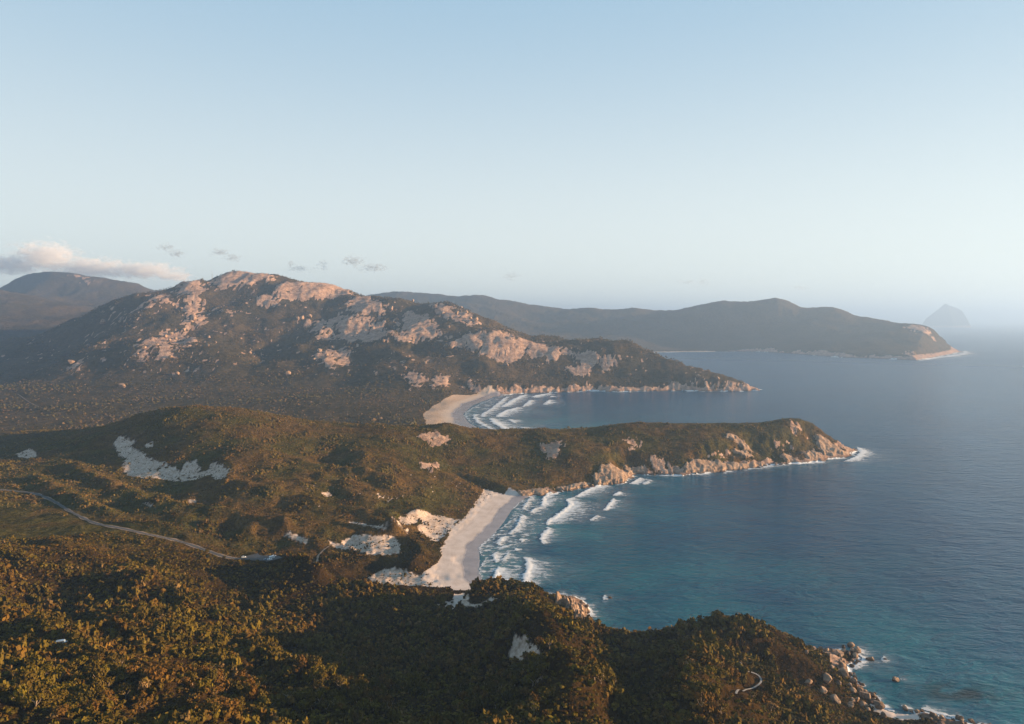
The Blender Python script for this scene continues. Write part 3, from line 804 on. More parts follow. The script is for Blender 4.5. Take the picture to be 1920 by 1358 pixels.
def grid_faces(keep):
    i, j = np.nonzero(keep)
    a = i * NTH + j
    return np.stack([a, a + 1, a + NTH + 1, a + NTH], 1)
cz = np.minimum(np.minimum(Z[:-1, :-1], Z[1:, 1:]), np.minimum(Z[1:, :-1], Z[:-1, 1:]))
czx = np.maximum(np.maximum(Z[:-1, :-1], Z[1:, 1:]), np.maximum(Z[1:, :-1], Z[:-1, 1:]))
quad_ok = czx > -2.0
rq = Rg[:-1, :-1]; xq, yq = X[:-1, :-1], Y[:-1, :-1]
beach_q = BEACHY[:-1, :-1] & BEACHY[1:, 1:]
# dividing lines between the hills, following the low ground
region = np.full(rq.shape, 2)
div_near = np.interp(xq, [-900, -560, -300, -215, -130, -80, 60, 200, 700], [700, 720, 640, 600, 590, 600, 600, 560, 500])
region[(yq < div_near)] = 0
region[(yq >= div_near) & (yq < 1480)] = 1
region[yq > np.interp(xq, [-9000, -3000, -1500, 0, 500, 720, 1000], [4300, 4300, 4250, 4300, 4300, 4300, 3000])] = 3
attrs_all = {'sand': SAND.ravel(), 'rock': ROCKM.ravel(), 'wet': WET.ravel(), 'range': Rg.ravel()}
TRIS = [0]
TIDE = np.stack([D / 4.0, (X * 0.35 + Y) / 70.0, np.zeros_like(D)], -1).reshape(-1, 3)
VV = np.stack([X, Y, Z], -1).reshape(-1, 3)
def terrain_obj(name, keep):
    f = grid_faces(keep)
    used, inv = np.unique(f, return_inverse=True)
    o = new_mesh(name, VV[used], inv.reshape(f.shape), M_GROUND, True, {k: a[used] for k, a in attrs_all.items()})
    TRIS[0] += 2 * len(f)
    at = o.data.attributes.new('tide', 'FLOAT_VECTOR', 'POINT')
    at.data.foreach_set('vector', TIDE[used].astype(np.float32).ravel())
    return tag(o, kind='structure')
oq = OUTC[:-1, :-1]
def biggest_piece(k):
    """the largest connected patch of a mask; crumbs go back to the hillside"""
    left = set(map(tuple, np.argwhere(k))); best = set()
    while left:
        st = [left.pop()]; comp = set(st)
        while st:
            i, j = st.pop()
            for q in ((i + 1, j), (i - 1, j), (i, j + 1), (i, j - 1)):
                if q in left: left.discard(q); comp.add(q); st.append(q)
        if len(comp) > len(best): best = comp
    r = np.zeros_like(k)
    for q in best: r[q] = True
    return r
for ci in OUTC_LABELS:
    k = oq == ci + 1
    if k.any(): OUTC[:-1, :-1][k & ~biggest_piece(k)] = 0
terrain_obj('hillside', quad_ok & (region == 0) & ~beach_q)
terrain_obj('dune_headland', quad_ok & (region == 1) & ~beach_q & ~np.isin(OUTC[:-1, :-1], [k + 1 for k in OUTC_LABELS]))
terrain_obj('mountain', quad_ok & (region == 2) & ~beach_q & ~np.isin(oq, [k + 1 for k in OUTC_LABELS]))
for ci, lab in OUTC_LABELS.items():
    k = quad_ok & (oq == ci + 1) & ((region == 2) | (region == 1)) & ~beach_q
    if k.sum() > 6:
        o = terrain_obj('granite_outcrop', k); del o['kind']
        tag(o, lab, 'rock outcrop', 'granite outcrops on the mountain' if ci < 27 else 'granite outcrops on the middle headland')
terrain_obj('distant_hills', quad_ok & (region == 3) & ~beach_q)
terrain_obj('beach', quad_ok & beach_q & (rq < 1200))
terrain_obj('beach', quad_ok & beach_q & (rq >= 1200))
print('terrain quads', int(quad_ok.sum()))

# far island --------------------------------------------------------
def island():
    prof = [(1732, 606), (1738, 596), (1750, 587), (1762, 577.5), (1772, 569), (1780, 573), (1793, 577), (1803, 582), (1808, 591), (1810, 606)]
    Yi = 20000.0
    cx = P(1770, 600, Yi)[0]; half = 0.5 * (P(1812, 600, Yi)[0] - P(1730, 600, Yi)[0])
    xs_ = [P(u, v, Yi)[0] for u, v in prof]; zs_ = [P(u, v, Yi)[2] for u, v in prof]
    n_ = 110
    gx, gy = np.meshgrid(np.linspace(cx - half * 1.1, cx + half * 1.1, n_), np.linspace(Yi - 800, Yi + 800, n_))
    ridge = np.interp(gx, xs_, zs_, left=0, right=0)
    w = np.sqrt(np.clip(ridge, 1, None)) * 17
    z = ridge * np.clip(1 - (np.abs(gy - Yi) / w) ** 1.3, -0.1, 1) + 9 * ridged(gx / 300, gy / 300, 3, 7) * (ridge > 60) - 8
    i, j = np.meshgrid(np.arange(n_ - 1), np.arange(n_ - 1), indexing='ij'); a = (i * n_ + j).ravel()
    f = np.stack([a, a + 1, a + n_ + 1, a + n_], 1)
    zf = z.ravel(); f = f[(zf[f] > -5).any(1)]
    k = len(zf)
    o = new_mesh('island', np.stack([gx.ravel(), gy.ravel(), zf], 1), f, M_GROUND, True,
                 {'sand': np.zeros(k), 'rock': np.clip(0.9 - zf / 120, 0, 1), 'wet': np.zeros(k), 'range': np.full(k, Yi)})
    tag(o, kind='structure')
island()

# ------------------------------------------------------------------ sea
def water_material():
    s = NT('sea_water')
    p = s.pos()
    r = s.node('ShaderNodeVectorMath', operation='LENGTH'); s.l.new(p, r.inputs[0]); rng = r.outputs['Value']
    sh = s.attr('shallow'); reef = s.attr('reef')
    patch = s.noise(s.vmul(p, (1.0, 0.6, 1.0)), 0.006, 4, 0.55)
    deep = s.mix(s.mapr(patch, 0.3, 0.7), (0.002, 0.029, 0.072), (0.004, 0.042, 0.094))
    teal = s.mix(s.mapr(patch, 0.3, 0.7), (0.006, 0.080, 0.108), (0.014, 0.115, 0.140))
    col = s.mix(sh, deep, teal)
    col = s.mix(reef, col, (0.006, 0.014, 0.016))
    # swell, chop and ripples; each fades where it would be finer than the view can hold
    wv = s.node('ShaderNodeMapping'); s.l.new(p, wv.inputs['Vector']); wv.inputs['Rotation'].default_value = (0, 0, math.radians(24)); wv.inputs['Scale'].default_value = (0.42, 1.0, 1.0)
    a1 = s.noise(wv.outputs[0], 0.055, 3, 0.6, 0.6)
    a2 = s.noise(wv.outputs[0], 0.17, 3, 0.65, 0.5)
    a3 = s.noise(wv.outputs[0], 0.6, 3, 0.7)
    h = s.math('ADD', s.math('MULTIPLY', a1, 4.2), s.math('ADD', s.math('MULTIPLY', a2, 2.2), s.math('MULTIPLY', a3, 0.6)))
    nb = s.bump(h, 0.85, 1.0)
    rough = s.mapr(rng, 400, 5000, 0.10, 0.30, False)
    return s.done(s.bsdf(col, rough, 0.12, nb, **{'IOR': 1.333, 'Specular Tint': (0.14, 0.64, 1.0, 1.0)}))
M_WATER = water_material()

def near_coast(x, y):
    d, _ = seg_dist(x, y, [c for c in COAST if c[1] < 2600 and c[0] > -200])
    return d
def build_sea():
    tt = np.concatenate([np.radians(np.linspace(-52, 52, 261))])
    rr_ = np.exp(np.concatenate([np.linspace(math.log(110), math.log(3000), 240), np.linspace(math.log(3000), math.log(60000), 40)[1:]]))
    t_, r_ = np.meshgrid(tt, rr_)
    x, y = r_ * np.sin(t_), r_ * np.cos(t_)
    d = np.full(x.shape, 1e4)
    near = (r_ < 3200) & (x > -400)
    d[near] = near_coast(x[near], y[near])
    wide = np.where(r_ < 1200, 150, 260)
    bl = [c for c in COAST if c[2] < 0.5 and c[1] < 1600]
    db = np.full(x.shape, 1e4)
    db[near] = np.minimum(seg_dist(x[near], y[near], [c for c in bl if c[1] < 1100])[0], seg_dist(x[near], y[near], [c for c in bl if c[1] > 1400])[0] * 0.6)
    sh = np.clip(0.42 * np.exp(-d / 40) + 1.1 * np.exp(-(db / 230) ** 1.3), 0, 1)
    sh = sh * (0.75 + 0.5 * fbm(x / 90, y / 90, 3, 121)).clip(0.2, 1.2)
    rx, ry, _ = G(1800, 1300)
    reef = np.exp(-(((x - rx) / 30) ** 2 + ((y - ry) / 13) ** 2)) * 1.1 * sstep(-0.35, 0.25, fbm(x / 14, y / 14, 3, 127))
    nr_, nt_ = x.shape
    i, j = np.meshgrid(np.arange(nr_ - 1), np.arange(nt_ - 1), indexing='ij'); a = (i * nt_ + j).ravel()
    f = np.stack([a, a + 1, a + nt_ + 1, a + nt_], 1)
    o = new_mesh('sea', np.stack([x.ravel(), y.ravel(), np.zeros(x.size)], 1), f, M_WATER, True, {'shallow': sh.ravel(), 'reef': np.clip(reef.ravel(), 0, 1)})
    tag(o, kind='structure')
build_sea()

# ------------------------------------------------------------------ haze
def haze():
    x0, x1, y0, y1, z0, z1 = -62000, 62000, -3000, 62000, -16.0, 720.0
    v = [(x, y, z) for z in (z0, z1) for x, y in ((x0, y0), (x1, y0), (x1, y1), (x0, y1))]
    f = [(0, 3, 2, 1), (4, 5, 6, 7), (0, 1, 5, 4), (1, 2, 6, 5), (2, 3, 7, 6), (3, 0, 4, 7)]
    s = NT('haze_air')
    pv = s.node('ShaderNodeVolumePrincipled')
    pv.inputs['Color'].default_value = (0.30, 0.45, 0.68, 1)
    pv.inputs['Density'].default_value = 9.0e-5
    pv.inputs['Anisotropy'].default_value = 0.35
    s.l.new(pv.outputs[0], s.out.inputs['Volume'])
    o = new_mesh('haze', v, np.array(f), s.m, False)
    tag(o, kind='stuff')
haze()

# ------------------------------------------------------------------ roads laid on their beds
def strip(name, line, half, lift, mat, wob=0.0, off=0.0):
    t = np.gradient(line[:, :2], axis=0); t /= np.linalg.norm(t, axis=1)[:, None] + 1e-9
    nrm = np.stack([-t[:, 1], t[:, 0]], 1)
    k = len(line); m = 5
    w = half * (1 + wob * fbm(np.arange(k) * 0.31, np.zeros(k) + 3.3, 3, 131))
    o = np.linspace(-1, 1, m)
    xy = line[:, None, :2] + nrm[:, None] * (o[None, :, None] * w[:, None, None] + off)
    z = np.repeat(line[:, 2:3] + lift, m, 1) + 0.06 * (1 - o[None] ** 2)
    v = np.concatenate([xy, z[..., None]], 2).reshape(-1, 3)
    i, j = np.meshgrid(np.arange(k - 1), np.arange(m - 1), indexing='ij'); a = (i * m + j).ravel()
    f = np.stack([a, a + 1, a + m + 1, a + m], 1)
    return tag(new_mesh(name, v, f, mat, True), kind='structure')
def flat_mat(name, c0, c1, sc, rough=0.9, bump=0.3):
    s = NT(name); p = s.pos(); n = s.noise(p, sc, 5, 0.65); n2 = s.noise(p, sc * 7, 3, 0.6)
    c = s.mix(s.mapr(n, 0.3, 0.7), c0, c1); c = s.mix(s.mapr(n2, 0.35, 0.65), s.mix(1.0, c, (0.75, 0.75, 0.75), 'MULTIPLY'), c)
    return s.done(s.bsdf(c, rough, 0.25, s.bump(n2, 0.6, bump)))
M_ASPH = flat_mat('asphalt', (0.055, 0.052, 0.052), (0.09, 0.083, 0.08), 0.25)
M_VERGE = flat_mat('sandy_verge', (0.17, 0.115, 0.075), (0.26, 0.19, 0.14), 0.3)
M_TRACK = flat_mat('dusty_track', (0.10, 0.07, 0.05), (0.15, 0.11, 0.08), 0.3)
M_BOARD = flat_mat('weathered_timber', (0.18, 0.17, 0.165), (0.26, 0.25, 0.24), 0.9)
M_PAINT = flat_mat('white_line_paint', (0.7, 0.7, 0.68), (0.8, 0.8, 0.78), 1.0)
strip('road_verge', ROAD, 2.5, -0.02, M_VERGE, 0.6)
strip('road', ROAD, 1.75, 0.03, M_ASPH, 0.06)
strip('car_park', CARPARK, 8.0, 0.02, M_ASPH, 0.08)
strip('footpath', TRACK, 0.55, 0.45, M_BOARD, 0.05)
strip('sand_path', DUNEPATH, 1.0, 0.12, M_VERGE, 0.3)
strip('dirt_track', FARTRACK, 1.6, 0.4, M_TRACK, 0.3)

# ------------------------------------------------------------------ granite: outcrops and boulders
def granite_material(name, tint=(1, 1, 1), warm=1.0):
    s = NT(name); p = s.pos()
    n1 = s.noise(p, 0.12, 6, 0.65); n2 = s.noise(p, 0.9, 4, 0.65); n3 = s.noise(s.vmul(p, (1, 1, 0.18)), 0.55, 4, 0.6)
    c = s.mix(s.mapr(n1, 0.3, 0.7), (0.20 * tint[0], 0.127 * tint[1], 0.083 * tint[2]), (0.37 * tint[0], 0.255 * tint[1], 0.175 * tint[2]))
    c = s.mix(s.mapr(n3, 0.45, 0.7, 0.0, 0.55), c, s.mix(1.0, c, (0.5, 0.45, 0.42), 'MULTIPLY'))
    c = s.mix(s.mapr(n2, 0.55, 0.75, 0.0, 0.5), c, (0.10, 0.085, 0.07))
    z = s.node('ShaderNodeSeparateXYZ'); s.l.new(p, z.inputs[0])
    zz = s.math('ADD', z.outputs[2], s.math('MULTIPLY', n1, 2.0))
    c = s.mix(s.mapr(zz, 3.6, 1.4, 0.0, 0.85), c, (0.055, 0.036, 0.025))
    cr = s.voro(s.vmul(p, (1, 1, 0.6)), 0.16, 'DISTANCE_TO_EDGE')
    ck = s.mapr(cr, 0.0, 0.035)
    c = s.mix(s.math('MULTIPLY', s.math('SUBTRACT', 1.0, ck), 0.5), c, (0.06, 0.045, 0.035))
    h = s.math('ADD', s.math('MULTIPLY', n1, 2.0), s.math('ADD', s.math('MULTIPLY', n2, 0.5), s.math('MULTIPLY', ck, 0.5)))
    return s.done(s.bsdf(c, 0.88, 0.12, s.bump(h, 0.8, 1.0)))
M_GRAN = granite_material('granite')
M_GRAN_DARK = granite_material('wet_granite', (0.5, 0.48, 0.46))

def ico(sub):
    t = (1 + 5 ** 0.5) / 2
    v = [(-1, t, 0), (1, t, 0), (-1, -t, 0), (1, -t, 0), (0, -1, t), (0, 1, t), (0, -1, -t), (0, 1, -t), (t, 0, -1), (t, 0, 1), (-t, 0, -1), (-t, 0, 1)]
    f = [(0, 11, 5), (0, 5, 1), (0, 1, 7), (0, 7, 10), (0, 10, 11), (1, 5, 9), (5, 11, 4), (11, 10, 2), (10, 7, 6), (7, 1, 8), (3, 9, 4), (3, 4, 2), (3, 2, 6), (3, 6, 8), (3, 8, 9),
         (4, 9, 5), (2, 4, 11), (6, 2, 10), (8, 6, 7), (9, 8, 1)]
    v = [np.array(p) / np.linalg.norm(p) for p in v]
    for _ in range(sub):
        mid = {}; nf = []
        def m(a, b):
            k = (min(a, b), max(a, b))
            if k not in mid:
                q = v[a] + v[b]; v.append(q / np.linalg.norm(q)); mid[k] = len(v) - 1
            return mid[k]
        for a, b, c in f:
            x, y, z = m(a, b), m(b, c), m(c, a)
            nf += [(a, x, z), (b, y, x), (c, z, y), (x, y, z)]
        f = nf
    return np.array(v), np.array(f)

def boulder_mesh(seed, sub=3, mat=None):
    r = np.random.default_rng(seed)
    v, f = ico(sub)
    v = v * (1 + 0.20 * noise3(v * 1.1 + seed * 3.7, 3)[:, None])
    for _ in range(r.integers(8, 13)):      # flat joint faces
        nn = r.normal(size=3); nn /= np.linalg.norm(nn)
        c = r.uniform(0.48, 0.80)
        d = v @ nn
        v = v - np.where(d > c, (d - c) * 0.97, 0)[:, None] * nn
    v = v * (1 + 0.05 * noise3(v * 4 + seed, 5)[:, None] + 0.02 * noise3(v * 10 + seed, 6)[:, None])
    v = v * np.array([1.0, r.uniform(0.72, 0.95), r.uniform(0.66, 0.95)])
    return new_mesh('boulder', v, f, mat or M_GRAN, True, link=False)
B_MESH = [boulder_mesh(k) for k in range(9)]
B_MESH_DARK = [boulder_mesh(40 + k, 3, M_GRAN_DARK) for k in range(3)]

def put_boulder(x, y, z, r, label, group, dark=False, sink=0.25, stretch=1.0):
    me = random.choice(B_MESH_DARK if dark else B_MESH)
    o = bpy.data.objects.new('boulder', me); COL.objects.link(o)
    o.location = (x, y, z + r * (0.75 - sink * 1.2))
    o.rotation_euler = (random.uniform(-0.35, 0.35), random.uniform(-0.35, 0.35), random.uniform(0, 6.28))
    o.scale = (r * stretch, r * random.uniform(0.9, 1.1), r * random.uniform(0.85, 1.1))
    return tag(o, label, 'boulder', group)

ORD = 'first second third fourth fifth sixth seventh eighth ninth tenth eleventh twelfth thirteenth fourteenth fifteenth sixteenth seventeenth eighteenth nineteenth twentieth'.split()
def order_labels(items):
    """items: (object, photo u, description); things described alike are told apart by their order from the left"""
    by = {}
    for o, u, d_ in items: by.setdefault(d_, []).append((u, o))
    for d_, l in by.items():
        l.sort(key=lambda a: a[0]); k = len(l)
        for i, (u, o) in enumerate(l):
            if k == 1: o['label'] = d_
            elif i == 0: o['label'] = d_ + ', leftmost such one'
            elif i == k - 1: o['label'] = d_ + ', rightmost such one'
            elif i < 20: o['label'] = d_ + f', {ORD[i]} from the left'
            else: o['label'] = d_ + f', {ORD[min(k - 1 - i, 19)]} from the right'
def to_px(x, y, z):
    dz = z - CAM_H; yc = y * CP - dz * SP; zc = y * SP + dz * CP
    return IW / 2 + FPX * x / yc, IH / 2 - FPX * zc / yc
BG = 'boulders heaped along the near right shore'
NEAR_B = [  # photo pixel of the middle, radius in photo pixels, label, dark
    (1595, 1213, 7.5, 'large upright boulder at the outer tip of the near shore heap', 0), (1581, 1222, 5, 'lean pale boulder just left of the large upright one at the outer tip', 0),
    (1610, 1224, 9, 'long dark backed boulder in the foam behind the outer tip', 0), (1632, 1238, 7.5, 'round pale boulder standing in the foam, rightmost of the outer heap', 0),
    (1604, 1232, 6, 'flat tawny slab boulder in front of the long dark backed one', 0), (1554, 1229, 5, 'small pale block at the foot of the scrub, far end of the shore', 0),
    (1573, 1229, 8, 'tall split boulder between the scrub slope and the outer tip', 0), (1592, 1228, 4, 'small cube like block in the middle of the outer heap', 0),
    (1659, 1237, 4, 'low wet rock awash in foam off the outer heap', 1), (1608, 1242, 4.5, 'rounded brown rock in the white wash inside the outer heap', 0),
    (1597, 1260, 5, 'dark rounded rock at the water edge, half way along the shore', 1), (1583, 1267, 10, 'big flat topped boulder half way along the shore', 0),
    (1577, 1252, 8.5, 'broad sloping boulder above the cove, below the outer heap', 0), (1559, 1254, 6, 'narrow leaning slab against the scrub, upper shore', 0),
    (1571, 1272, 4.5, 'small pale block left of the big flat topped boulder', 0), (1572, 1284, 7, 'tilted slab boulder at the scrub edge below the flat topped one', 0),
    (1598, 1280, 8.5, 'brown humped boulder jutting to the water below the flat topped one', 0), (1612, 1295, 6, 'upright block at the water edge above the pink ledge', 0),
    (1594, 1288, 5, 'squat block inland of the upright water edge block', 0), (1600, 1298, 6.5, 'wedge shaped boulder in the middle of the lower heap', 0),
    (1623, 1309, 11, 'largest square boulder of the lower heap', 0), (1635, 1306, 8, 'low pink ledge reaching into the sea beside the largest square boulder', 1),
    (1608, 1314, 5.5, 'rounded block left of the largest square boulder', 0), (1600, 1316, 5.5, 'leaning block at the inland edge of the lower heap', 0),
    (1596, 1327, 8.5, 'shaded boulder beside the scrub at the foot of the lower heap', 0), (1620, 1326, 8.5, 'pale split boulder below the largest square one', 0),
    (1627, 1333, 5.5, 'small slab at the edge of the little sand cove', 0), (1647, 1327, 10, 'long dark wet boulder lying across the cove mouth', 1),
    (1642, 1320, 6.5, 'brown boulder behind the long dark wet one at the cove', 0), (1658, 1346, 8, 'dark rounded boulder in the shade beside the cove', 1),
    (1698, 1331, 7.5, 'tall rock in the wash right of the little cove', 0), (1708, 1335, 4.5, 'small rock leaning on the tall one right of the cove', 0),
    (1719, 1337, 5, 'tawny rock second right of the tall one by the cove', 0), (1729, 1335, 5, 'wet rock in the white wash right of the cove', 1),
    (1750, 1344, 8, 'flat tawny rock behind the white wash at the bottom edge', 0), (1798, 1348, 8, 'dark rock in the wash near the bottom right corner', 1), (1821, 1354, 7, 'outermost dark rock of the bottom right shore', 1),
    (1680, 1277, 8, 'lone round boulder standing in the sea off the near shore', 0),
    (1515, 1283, 8, 'pale slab in the scrub high on the right hand slope', 0), (1552, 1278, 11, 'broad pale rock face in the scrub above the shore heap', 0),
    (1568, 1318, 11, 'broad broken rock at the lower end of the scrub slope', 0), (1512, 1226, 5.5, 'small pale rock near the crest of the right hand hill', 0), (1543, 1297, 7, 'half buried rock in scrub between the two broad faces', 0),
]
for u, v, pr, lab, dk in NEAR_B:
    q = cast(u, v)
    if q is None or q[1] > 700: q = G(u, v, 0.0)
    r = pr * q[1] / FPX
    x, y = q[0], q[1]
    put_boulder(x, y, max(float(h_at(x, y)), -0.6), r * 1.1, lab, BG, bool(dk))
# the smaller stones between them
n_small = 0
items = []
q_all = np.argwhere((D > -3.5) & (D < 9) & (X > 170) & (X < 330) & (Y > 395) & (Y < 520) & (ROCKY > 0.4) & (SAND < 0.5))
for i, j in q_all[RNG.permutation(len(q_all))[:75]]:
    r = float(RNG.uniform(0.75, 1.9)) ** 1.2
    x, y = X[i, j] + RNG.uniform(-.4, .4), Y[i, j] + RNG.uniform(-.8, .8)
    dk = RNG.random() < 0.12
    o = put_boulder(x, y, max(float(h_at(x, y)), -0.5), r, None, 'small stones along the near right shore', dk)
    u, v = to_px(x, y, float(h_at(x, y)))
    items.append((o, u, ('dark wet' if dk else 'pale') + ' small stone ' + ('of the outer boulder heap' if v < 1245 else 'by the big flat topped boulder' if v < 1275 else 'above the lower heap' if v < 1300 else 'in the lower boulder heap' if v < 1325 else 'around the little cove')))
order_labels(items)

# low rocks of the granite knob and the reef below it
for u, v, pr, lab, dk in ((1074, 1145, 8, 'rounded block on the left side of the granite knob by the beach', 0), (1082, 1156, 7, 'triangular block at the foot of the granite knob', 0), (1069, 1152, 4.5, 'narrow block between the granite knob and the scrub', 0),
                          (1103, 1155, 4.5, 'small wet rock in foam at the foot of the granite knob', 1), (1100, 1138, 4.5, 'dark wet rock behind the granite knob', 1), (1055, 1129, 6, 'broken block behind the granite knob, at the scrub edge', 0),
                          (1143, 1121, 5, 'low reef rock awash off the granite knob', 1), (1134, 1122, 4, 'second low reef rock awash, left of its neighbour', 1)):
    q = cast(u, v)
    if q is None or q[1] > 620: q = G(u, v, 0.0)
    r = pr * q[1] / FPX
    put_boulder(q[0], q[1], max(float(h_at(q[0], q[1])), -0.5) - (0.9 if u > 1120 else 0), r * 1.1, lab, 'rocks around the granite knob', bool(dk))

# the headland shore
items = []
def shore_zone(u):
    for lim, zn in ((1110, 'by the line of rocks at the surf'), (1190, 'at the jagged bluff'), (1265, 'below the dark gully'), (1345, 'on the left half of the rock shelf'), (1450, 'on the right half of the rock shelf'), (1535, 'left of the headland tip')):
        if u < lim: return zn
    return 'around the headland tip'
qa = np.argwhere((D > -3) & (D < 15) & (X > 30) & (X < 680) & (Y > 970) & (Y < 1330) & (ROCKY > 0.75))
for i, j in qa[RNG.permutation(len(qa))[:85]]:
    r = 0.8 + 2.0 * float(RNG.random()) ** 2.2
    x, y = X[i, j], Y[i, j]
    o = put_boulder(x, y, max(float(h_at(x, y)), -0.5), r, None, 'blocks along the middle headland shore', RNG.random() < 0.1)
    u = to_px(x, y, 0)[0]
    items.append((o, u, ('big' if r > 1.7 else 'small') + ' granite block ' + shore_zone(u)))
qa = np.argwhere((D > 14) & (D < 34) & (X > 330) & (X < 680) & (Y > 1080) & (Y < 1330) & (ROCKY > 0.75))
for i, j in qa[RNG.permutation(len(qa))[:28]]:
    r = 0.9 + 2.2 * float(RNG.random()) ** 2
    x, y = X[i, j], Y[i, j]
    o = put_boulder(x, y, float(h_at(x, y)), r, None, 'pale blocks on the middle headland slope')
    u = to_px(x, y, 10)[0]
    items.append((o, u, 'pale block in scrub ' + shore_zone(u)))
order_labels(items)
# pale boulders on the mountain
MB = ((392, 634, 3.5), (390, 649, 3), (404, 644, 3), (470, 664, 3.5), (567, 598, 4.5), (581, 596, 4), (559, 600, 4), (333, 703, 4), (228, 727, 6), (163, 651, 4), (133, 682, 6), (192, 608, 6), (830, 589, 4), (856, 590, 4.5),
      (734, 580, 4), (745, 601, 3.5), (892, 602, 5), (882, 599, 3.5), (875, 587, 3.5), (864, 579, 4), (815, 577, 4), (774, 566, 3.5), (842, 615, 3), (719, 642, 4), (766, 670, 3.5), (775, 640, 3), (797, 682, 3.5), (310, 633, 5),
      (322, 628, 4), (318, 640, 4), (330, 637, 3.5), (345, 620, 3.5), (365, 600, 4), (360, 605, 4), (355, 573, 3.5), (340, 580, 3.5), (270, 655, 4), (295, 648, 3), (320, 671, 3.5), (258, 665, 3), (600, 660, 4.5), (612, 668, 4), (590, 676, 3.5),
      (622, 655, 4), (540, 703, 5), (760, 692, 4), (950, 686, 4), (1010, 690, 3), (1130, 700, 3.5), (1180, 704, 3), (1310, 708, 4), (1345, 712, 3.5))
items = []
for u, v, pr in MB:
    q = cast(u, v, 1500)
    if q is None or q[1] > 4000: continue
    o = put_boulder(q[0], q[1], q[2], pr * q[1] / FPX * 1.15, None, 'pale boulders scattered over the mountain', False, 0.15)
    zn = ('on the shaded left flank of the mountain' if u < 215 else 'low on the sunlit left face of the mountain' if u < 420 and v > 650 else 'around the bare granite on the sunlit left face' if u < 420 else
          'in the middle of the mountain face' if u < 590 else 'on the mid spur left of the striped dome' if u < 700 else 'on the right shoulder of the mountain' if v < 625 else 'on the slope above the second beach' if u < 830 else 'along the long spur')
    items.append((o, u, ('large' if pr >= 4.5 else 'small') + ' pale boulder ' + zn))
order_labels(items)

def outcrop(pts, label, bulge, seed, group='granite outcrops on the middle headland', edge=0.35, mat=None, step=None, span=None):
    q = cast_poly(pts, span)
    if len(q) < 3: return
    qx = np.array([p[0] for p in q]); qy = np.array([p[1] for p in q])
    st = step or max(0.5, np.mean(qy) * 0.0011)
    nx, ny = int(np.ptp(qx) / st) + 8, int(np.ptp(qy) / st) + 8
    gx, gy = np.meshgrid(qx.min() - 3 * st + np.arange(nx) * st, qy.min() - 3 * st + np.arange(ny) * st)
    sd = poly_sd(gx, gy, q)
    size = max(4.0, sd.max())
    s = sd + 0.34 * size * fbm(gx / (size * 0.55), gy / (size * 0.8), 4, 140 + seed)
    e = np.clip(s / (edge * size), -1, 1)
    h = np.where(e > 0, np.sqrt(1 - (1 - e) ** 2), e * 1.2)
    joint = np.abs(perlin((gx * 0.8 + gy * 0.6) / (size * 0.30), (gy * 0.8 - gx * 0.6) / (size * 1.1), 150 + seed))
    joint2 = np.abs(perlin((gx * 0.6 - gy * 0.8) / (size * 0.55), (gy * 0.6 + gx * 0.8) / (size * 1.3), 160 + seed))
    cut = -0.30 * bulge * (sstep(0.09, 0.0, joint) + 0.8 * sstep(0.07, 0.0, joint2))
    blocks = 0.22 * bulge * np.clip(np.floor(2.4 * fbm(gx / (size * 0.45), gy / (size * 0.9), 2, 170 + seed) + 0.5), -1, 1)
    z = h_at(gx, gy) + 0.6 * bulge * h + np.where(e > 0.1, cut + blocks, 0) + 0.06 * bulge * fbm(gx / 1.5, gy / 1.5, 3, 181) - 0.25
    z = z + np.clip(0.15 * (qx.max() - gx), 0, 1.6 * bulge) * sstep(0.02, 0.4, e)
    z = np.maximum(z, -0.8)
    keep = e > -0.75
    i, j = np.nonzero(keep[:-1, :-1] & keep[1:, 1:] & keep[1:, :-1] & keep[:-1, 1:]); a = i * nx + j
    f = np.stack([a, a + 1, a + nx + 1, a + nx], 1)
    used, inv = np.unique(f, return_inverse=True)
    v = np.stack([gx, gy, z], -1).reshape(-1, 3)[used]
    o = new_mesh('granite_outcrop', v, inv.reshape(f.shape), mat or M_GRAN, True)
    ROCKOBJ.append([(p[0], p[1]) for p in q])
    return tag(o, label, 'rock outcrop', group)
ROCKOBJ = []
for k, (pts, lab, b) in enumerate((
    (((1524, 820), (1533, 812), (1557, 814), (1581, 822), (1601, 838), (1592, 851), (1557, 856), (1546, 852), (1531, 834)), 'great tilted granite slab forming the tip of the middle headland', 3.2),
    (((1354, 819), (1371, 815), (1393, 826), (1413, 848), (1398, 843), (1380, 831)), 'long bare slab running down the slope in the middle of the headland', 2.4),
    (((1371, 845), (1393, 843), (1414, 856), (1396, 857)), 'smaller slab just below the long bare one on the headland', 2.0),
    (((1282, 873), (1297, 863), (1338, 862), (1371, 867), (1452, 870), (1415, 878), (1349, 885), (1295, 889), (1280, 884)), 'low broad rock shelf along the headland shore', 2.0),
    (((1464, 855), (1481, 850), (1496, 864), (1472, 866)), 'rounded slab at the water between the shelf and the headland tip', 2.4),
    (((1505, 850), (1525, 842), (1545, 858), (1520, 864)), 'sloping slabs at the water just left of the headland tip', 2.2),
    (((1122, 881), (1150, 876), (1182, 889), (1168, 906), (1120, 910), (1108, 900)), 'jagged pale bluff at the water where the surf ends', 3.2),
    (((970, 921), (1007, 916), (1032, 922), (1018, 931), (977, 929)), 'low brown rock shelf at the far end of the near beach', 1.2),
    (((1040, 916), (1075, 908), (1110, 905), (1100, 914), (1060, 921)), 'line of broken rocks between the beach shelf and the jagged bluff', 1.6),
    (((1168, 874), (1203, 872), (1209, 884), (1175, 886)), 'low slab behind the jagged bluff on the shore', 2.0),
)): outcrop(pts, lab, b * 0.7, k)
